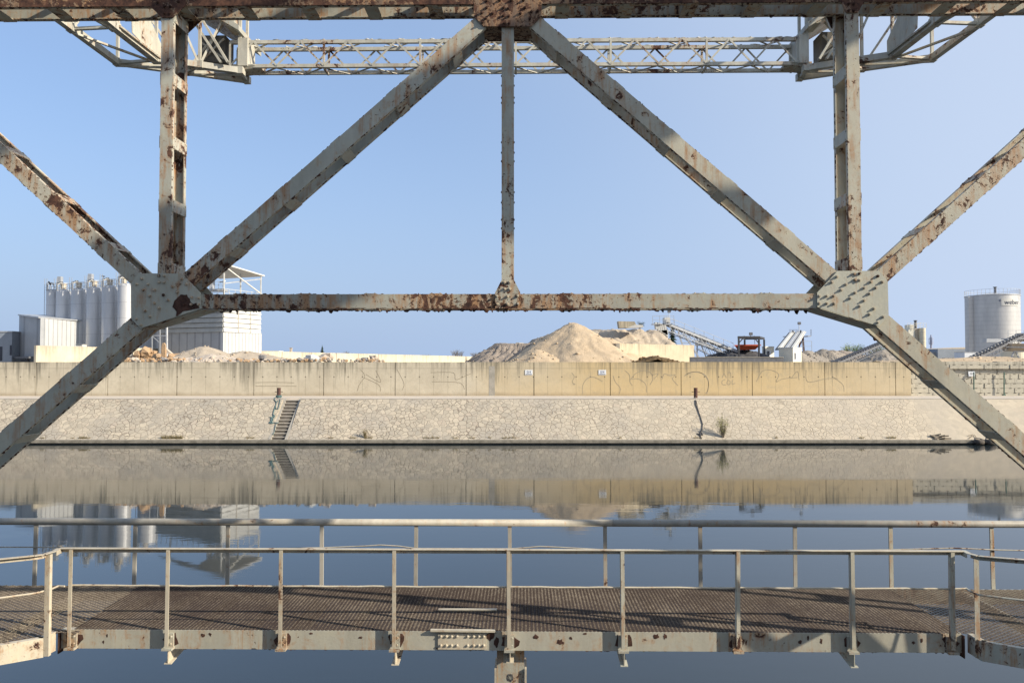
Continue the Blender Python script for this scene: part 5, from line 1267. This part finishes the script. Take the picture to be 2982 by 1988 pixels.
for k in range(17):
    x = ga+.25+(gb-ga-.5)*k/16; mb = MB(); mb.box(x-.03, x+.03, VN+.085, VF-.005, zd-.16, zd-.035); mb.build('joist', PAINT_GIRDER, wk)
# ends of the girder
for x, s in ((ga, -1), (gb, 1)):
    mb = MB(); mb.box(min(x, x+s*.012), max(x, x+s*.012), VN-.05, VN+.5, zgb-.05, zd-.01); mb.build('end_plate', RUST_DARK, wk)
post_px = [207, 489.5, 819, 1149, 1482.5, 1814, 2147.5, 2482, 2771.6]
ztop = L(CX, 1600, VN-.05).z; zmid = L(CX, 1709, VN-.05).z
for i, px in enumerate(post_px):
    x = L(px, 1750, VN-.05).x; vn = VN-.085
    mb = MB(); lean = R.uniform(-.008,.008)
    mb.hexa([(x-.022,vn,zgb+.06),(x+.022,vn,zgb+.06),(x+.022,vn+.008,zgb+.06),(x-.022,vn+.008,zgb+.06),(x-.022+lean,vn,ztop),(x+.022+lean,vn,ztop),(x+.022+lean,vn+.008,ztop),(x-.022+lean,vn+.008,ztop)])
    mb.hexa([(x-.026,vn+.008,zgb+.06),(x-.018,vn+.008,zgb+.06),(x-.018,vn+.06,zgb+.06),(x-.026,vn+.06,zgb+.06),(x-.026+lean,vn+.008,ztop),(x-.018+lean,vn+.008,ztop),(x-.018+lean,vn+.06,ztop),(x-.026+lean,vn+.06,ztop)])
    mb.build('rail_post', PAINT_CREAM if i < 5 else PAINT_LIT, wk)
    mb = MB(); mb.box(x-.055, x+.06, VN-.028, VN-.001, zgb+.02, zd-.03); mb.box(x-.06, x+.065, VN-.09, VN-.001, zgb+.005, zgb+.03)
    mb.tube((x+.035,VN-.028,zd-.07), (x+.035,VN-.05,zd-.07), .015, .012, 6); mb.tube((x+.03,VN-.028,zgb+.07), (x+.03,VN-.045,zgb+.07), .013, .01, 6)
    mb.build('post_shoe', PAINT_CHORD, wk)
    # bare rust beside the shoe
    rr3 = random.Random(i*5+2); mb = MB(); k = 14; pts = []
    for j in range(k):
        a = 2*math.pi*j/k; q = rr3.uniform(.7,1.25); pts.append(Vector((x+.01+.10*q*math.cos(a), VN-.0035, (zd+zgb)/2+max(-.085,min(.085,.10*q*math.sin(a))))))
    mb.prism(pts, (0,.003,0)); mb.build('rust_patch', RUST_DARK, wk)
mb = MB(); vn = VN-.06
mb.box(ga, gb, vn-.03, vn+.03, ztop, ztop+.008); mb.box(ga, gb, vn+.022, vn+.030, ztop-.05, ztop); mb.build('handrail', PAINT_CREAM, wk)
pts = []
for k in range(60):
    f = k/59; x = L(205+(2810-205)*f, 1709, VN).x; pts.append(Vector((x, VN-.04+.004*math.sin(k*.7), zmid+.002*math.sin(k*1.3)+.002*math.sin(k*2.9))))
mb = MB(); mb.path(pts, .0115, 6); mb.build('mid_rail', PAINT_CREAM, wk)
# tapered brackets below the girder
for px in (489.5, 1149, 1482.5, 1814, 2482):
    x = L(px+3, 1890, VN).x; dz = .165 if px != 1482.5 else .13; vl = 1.1
    mb = MB(); mb.prism([(x-.005,VN-.03,zgb-.005),(x-.005,VN-.03,zgb-dz),(x-.005,VN+vl,zgb-.01),(x-.005,VN+vl,zgb+.05)], (.01,0,0))
    mb.hexa([(x-.045,VN-.035,zgb-dz-.01),(x+.045,VN-.035,zgb-dz-.01),(x+.045,VN+vl,zgb-.02),(x-.045,VN+vl,zgb-.02),(x-.045,VN-.035,zgb-dz),(x+.045,VN-.035,zgb-dz),(x+.045,VN+vl,zgb-.01),(x-.045,VN+vl,zgb-.01)])
    mb.build('bracket', PAINT_CREAM if px < 1800 else PAINT, wk)
for px in (819, 2147.5, 207, 2771):
    x = L(px, 1890, VN).x; mb = MB(); mb.box(x-.12, x+.12, VN+.1, VF, zgb-.012, zgb); mb.build('cross_plate', RUST_DARK, wk)
# spots where the girder's paint has come away
rr4 = random.Random(77)
for px, py, wx, wy in ((1560,1853,.034,.03),(1632,1869,.040,.036),(1662,1856,.018,.022),(1703,1844,.022,.014),(1912,1852,.034,.030),(1936,1852,.024,.03),(590,1848,.026,.022),(612,1846,.018,.022),(301,1868,.014,.02),(312,1850,.01,.02),
        (905,1843,.03,.012),(1050,1855,.024,.014),(2330,1868,.022,.02),(2353,1856,.012,.03),(2392,1865,.016,.034),(2210,1846,.012,.014),(2660,1870,.02,.022),(2683,1862,.014,.03),(1428,1850,.05,.06),(1446,1868,.03,.07),(1280,1886,.05,.014),(740,1888,.03,.01)):
    c = L(px, py, VN); k = 11; pts = []
    for j in range(k):
        a = 2*math.pi*j/k; q = rr4.uniform(.6,1.3); zz = max(zgb+.002, min(zd-.002, c.z+wy*q*math.sin(a)))
        pts.append(Vector((c.x+wx*q*math.cos(a), VN-.0025, zz)))
    mb = MB(); mb.prism(pts, (0,.002,0)); mb.build('rust_patch', RUST_DARK, wk)
# splice plate
a_ = L(1276, 1842, VN); b_ = L(1416, 1889, VN)
mb = MB(); mb.box(a_.x, b_.x, VN-.016, VN-.001, b_.z, a_.z); sp_p = mb.build('splice_plate', PAINT_CREAM, wk)
for px in (1284,1300,1315,1331,1362,1379,1394.6,1409):
    for py in (1851.5, 1878):
        p = L(px, py, VN-.016); inst(RIVET, 'rivet', sp_p, (p.x, VN-.016, p.z))
# column under the walkway
a_ = L(1447, 1900, 9.45); b_ = L(1527, 1900, 9.45)
col = thing('support_column', 'stout pale steel column under the middle of the walkway', 'column', ((a_.x+b_.x)/2, 9.6, 0), None, True)
mb = MB(); mb.box(a_.x, b_.x, 9.45, 9.8, -3, zgb-.02); mb.build('shaft', PAINT_CHORD, col)
for x, s in ((a_.x, -1), (b_.x, 1)):
    z1 = L(CX, 1945, 9.45).z; mb = MB(); mb.box(min(x+s*.004,x+s*.028), max(x+s*.004,x+s*.028), 9.42, 9.8, -3, z1); mb.build('side_channel', PAINT_CREAM, col)
c = L(1485, 1972, 9.45); mb = MB(); k = 20; rr3 = random.Random(2)
mb.prism([Vector((c.x+.042*rr3.uniform(.85,1.1)*math.cos(2*math.pi*j/k), 9.447, c.z+.05*rr3.uniform(.85,1.1)*math.sin(2*math.pi*j/k))) for j in range(k)], (0,.002,0)); mb.build('round_mark', BLACK, col)
mb = MB()
for j in range(3): a__ = j*2.1; mb.beam((c.x-.03*math.cos(a__),9.445,c.z-.03*math.sin(a__)), (c.x+.03*math.cos(a__),9.445,c.z+.03*math.sin(a__)), .003, .006, up=(0,1,0))
mb.build('mark_scratches', PAINT, col)

# gratings (expanded metal: one zigzag strand after another)
def grating(name, rows, p, cell, hgt, lean, mat, parent, zz, seed=0, alt=True, amp=.0095, knk=1.0):
    # rows: function v -> (u0, u1); strands run along u
    V = []; Fc = []; base = 0; rn = np.random.RandomState(seed)
    v = rows['v0']; j = 0
    o0 = ORG[root_of(parent)]
    while v < rows['v1']:
        a, b = rows['f'](v)
        if b-a > cell:
            k0 = math.ceil(a/(cell/2)); k1 = math.floor(b/(cell/2))
            ks = np.arange(k0, k1+1); n = len(ks)
            us_ = ks*cell/2; zig = np.where((ks+(j if alt else 0)) % 2 == 0, amp, -amp)
            wob = .0006*np.sin(us_*1.7+v*3)
            kn = np.where((ks+(j if alt else 0)) % 2 == 0, 1.0, knk)*hgt
            lowp = np.stack([us_, v+zig, zz-kn*.5+wob], 1); hip = np.stack([us_, v+zig+lean, zz+kn*.5+wob], 1)
            V.append(lowp); V.append(hip)
            i = np.arange(n-1); Fc.append(np.stack([base+i, base+i+1, base+n+i+1, base+n+i], 1)); base += 2*n
        v += p; j += 1
    V = np.concatenate(V)-np.array([o0.x, o0.y, o0.z]); Fc = np.concatenate(Fc)
    me = bpy.data.meshes.new(name); me.vertices.add(len(V)); me.vertices.foreach_set('co', V.ravel())
    me.loops.add(Fc.size); me.loops.foreach_set('vertex_index', Fc.ravel().astype(np.int32))
    me.polygons.add(len(Fc)); me.polygons.foreach_set('loop_start', np.arange(0, Fc.size, 4, dtype=np.int32))
    me.update(calc_edges=True); me.materials.append(mat)
    o = bpy.data.objects.new(name, me); COL.objects.link(o); o.parent = parent
    return o
zg = zd+.004
cn = LZ(205, 1838, zd); cf = LZ(400, 1708, zd); dn = LZ(2806, 1842, zd); df = LZ(2612, 1716, zd)
lin = lambda p, q, v: p.x+(q.x-p.x)*(v-p.y)/(q.y-p.y)
grating('grating', dict(v0=VN+.01, v1=VF-.01, f=lambda v: (max(ga, lin(cn, cf, v)), min(gb, lin(dn, df, v)))), .0205, .0475, .0135, .006, GRATE, wk, zg, alt=False, amp=.009, knk=.22)

def landing(sx, lab, corner, end_, mat_g, mat_p, rail_pts, mid_pts, post_x, grm, gh):
    t = thing('side_landing', lab, 'walkway', (corner[0].x, corner[0].y, zd), None, True)
    pts = list(corner)+[end_]                                  # plan points of the front edge, from the walkway outwards
    mb = MB()
    for a, b in zip(pts[:-1], pts[1:]):
        d = (b-a).normalized(); nv = Vector((-d.y, d.x, 0)); nv = nv if nv.y > 0 else -nv
        mb.hexa([Vector((a.x,a.y,zgb)), Vector((b.x,b.y,zgb)), Vector((b.x,b.y,zgb))+nv*.012, Vector((a.x,a.y,zgb))+nv*.012, Vector((a.x,a.y,zd)), Vector((b.x,b.y,zd)), Vector((b.x,b.y,zd))+nv*.012, Vector((a.x,a.y,zd))+nv*.012])
        mb.hexa([Vector((a.x,a.y,zd-.01))+nv*.013, Vector((b.x,b.y,zd-.01))+nv*.013, Vector((b.x,b.y,zd-.01))+nv*.07, Vector((a.x,a.y,zd-.01))+nv*.07, Vector((a.x,a.y,zd))+nv*.013, Vector((b.x,b.y,zd))+nv*.013, Vector((b.x,b.y,zd))+nv*.07, Vector((a.x,a.y,zd))+nv*.07])
    mb.build('edge_girder', mat_p, t)
    mb = MB()
    rr_pts = rail_pts
    for a, b in zip(rr_pts[:-1], rr_pts[1:]):
        mb.beam(a, b, .06, .008); d = (b-a).normalized(); nv = Vector((-d.y, d.x, 0)); nv = nv if nv.y > 0 else -nv
        mb.beam(a+nv*.026-Vector((0,0,.029)), b+nv*.026-Vector((0,0,.029)), .008, .05)
    mb.build('handrail', mat_p, t)
    mb = MB(); mb.path(mid_pts, .0115, 6); mb.build('mid_rail', mat_p, t)
    for q in post_x:
        mb = MB(); mb.box(q.x-.03, q.x+.03, q.y-.05, q.y-.042, zgb+.01, ztop-.02); mb.box(q.x+.022, q.x+.03, q.y-.042, q.y, zgb+.01, ztop-.02); mb.build('rail_post', mat_p, t)
    if sx < 0:
        f = lambda v: (-11.0 if v > 8.5 else -11, lin(cn, cf, v)+.12 if v > cn.y else (lin(Vector(pts[1]), Vector(pts[0]), v) if v > pts[1].y else lin(Vector(pts[2]), Vector(pts[1]), v)))
    else:
        f = lambda v: (lin(dn, df, v)-.12 if v > dn.y else (lin(Vector(pts[1]), Vector(pts[0]), v) if v > pts[1].y else lin(Vector(pts[2]), Vector(pts[1]), v)), 11.0)
    grating('grating', dict(v0=pts[-1].y+.02, v1=VF-.01, f=f), .034, .105, gh, .004, grm, t, zg-.017, 3, amp=.0165)
    for k in range(4):
        x = sx*(6.4+k*1.1); mb = MB(); mb.box(x-.03, x+.03, 8.3 if k > 2 else 9.0, VF-.005, zd-.17, zd-.045); mb.build('joist', mat_p, t)
    mb = MB(); x0_, x1_ = (-11, ga-.03) if sx < 0 else (gb+.03, 11); mb.box(x0_, x1_, VF, VF+.02, zgb, zd-.02); mb.build('rear_girder', mat_p, t)
    return t
q0 = LZ(163, 1838, zd); q1 = LZ(125, 1857, zd); q2 = LZ(0, 1878, zd); qe = q1+(q2-q1)*8
rz = lambda x, y, v: Vector((L(x, y, v).x, v, L(x, y, v).z))
rv = [LZ(172, 1596, ztop), LZ(158, 1604, ztop), LZ(128, 1613, ztop), LZ(100, 1617, ztop), LZ(0, 1627, ztop)]; rv.append(rv[-2]+(rv[-1]-rv[-2])*12)
mv = [LZ(188, 1706, zmid), LZ(170, 1705, zmid), LZ(150, 1714, zmid), LZ(105, 1726, zmid), LZ(0, 1740, zmid)]; mv.append(mv[-2]+(mv[-1]-mv[-2])*12)
landing(-1, 'sunlit cream landing with bent handrail at the lower left corner', (q0, q1), qe, GRATE_PALE, PAINT_CREAM, rv, mv, [LZ(142, 1852, zd), LZ(-330, 1925, zd)], GRATE_PALE, .0125)  # its sunlit look is put into the cream paint and pale grating
q0 = LZ(2817, 1843, zd); q1 = LZ(2858, 1867, zd); q2 = LZ(2982, 1888, zd); qe = q1+(q2-q1)*8
rv = [LZ(2804, 1602, ztop), LZ(2822, 1611, ztop), LZ(2848, 1618, ztop), LZ(2880, 1621, ztop), LZ(2982, 1629, ztop)]; rv.append(rv[-2]+(rv[-1]-rv[-2])*12)
mv = [LZ(2812, 1712, zmid), LZ(2825, 1720, zmid), LZ(2850, 1731, zmid), LZ(2920, 1740, zmid), LZ(2982, 1747, zmid)]; mv.append(mv[-2]+(mv[-1]-mv[-2])*12)
landing(1, 'shaded grey landing with bent handrail at the lower right corner', (q0, q1), qe, GRATE_DARK, PAINT, rv, mv, [LZ(2840, 1856, zd), LZ(3300, 1935, zd)], GRATE_DARK, .0100)  # its shaded look is put into the grey paint and dark grating

# far pipe railing
zp = L(CX, 1524, VF).z
rl = thing('pipe_railing', 'thick pipe railing on slim posts along the water side of the walkway', 'railing', (0, VF, zd), None, True)
mb = MB(); xs = [-11+22*k/24 for k in range(25)]
mb.tube((-11.5,VF+.06,zp), (L(1785,1524,VF).x,VF+.06,zp), .051, .051, 20); mb.tube((L(1785.5,1524,VF).x,VF+.06,zp), (11.5,VF+.06,zp), .0515, .0515, 20); mb.build('pipe', PIPE, rl, True)
for px in (-190, 103, 393, 664, 938, 1211, 1486, 1763, 2039, 2314, 2593.5, 2889, 3180):
    x = L(px, 1620, VF+.06).x; mb = MB(); le_ = R.uniform(-.01,.01)
    mb.hexa([(x-.027,VF+.03,zgb),(x+.027,VF+.03,zgb),(x+.027,VF+.055,zgb),(x-.027,VF+.055,zgb),(x-.027+le_,VF+.045,zp-.045),(x+.027+le_,VF+.045,zp-.045),(x+.027+le_,VF+.07,zp-.045),(x-.027+le_,VF+.07,zp-.045)])
    mb.build('rail_post', PIPE if px < 2500 else PAINT_LIT, rl)  # posts at the right take the sunlit copy of the paint
mpts = [(-700,1592),(-190,1592),(103,1592),(200,1593),(393,1596),(664,1597),(938,1594),(1060,1589),(1108,1586),(1160,1589),(1211,1596),(1486,1597),(1540,1593),(1570,1590),(1620,1592),(1763,1600),(2039,1604),(2314,1604),(2593,1600),(2700,1597),(2775,1595),(2830,1597),(2889,1600),(2982,1602),(3600,1610)]
mb = MB(); mb.path([L(a, b, VF+.02) for a, b in mpts], .010, 6); mb.build('mid_rail', PIPE, rl)
# loose bars
a_ = LZ(1277, 1774, zd+.03); b_ = LZ(1447, 1774, zd+.03)
mb = MB(); mb.beam(a_, b_, .045, .02); tag(mb.build('loose_bar', PAINT_CREAM), 'pale flat bar lying on the grating near the middle', 'bar').rotation_euler = (0,0,YAW)
a_ = LZ(1254, 1834, zd+.02); b_ = LZ(1442, 1836, zd+.02)
mb = MB(); mb.beam(a_, b_, .05, .022); tag(mb.build('loose_bar', PAINT_CREAM), 'pale flat bar lying along the girder above the riveted splice', 'bar').rotation_euler = (0,0,YAW)
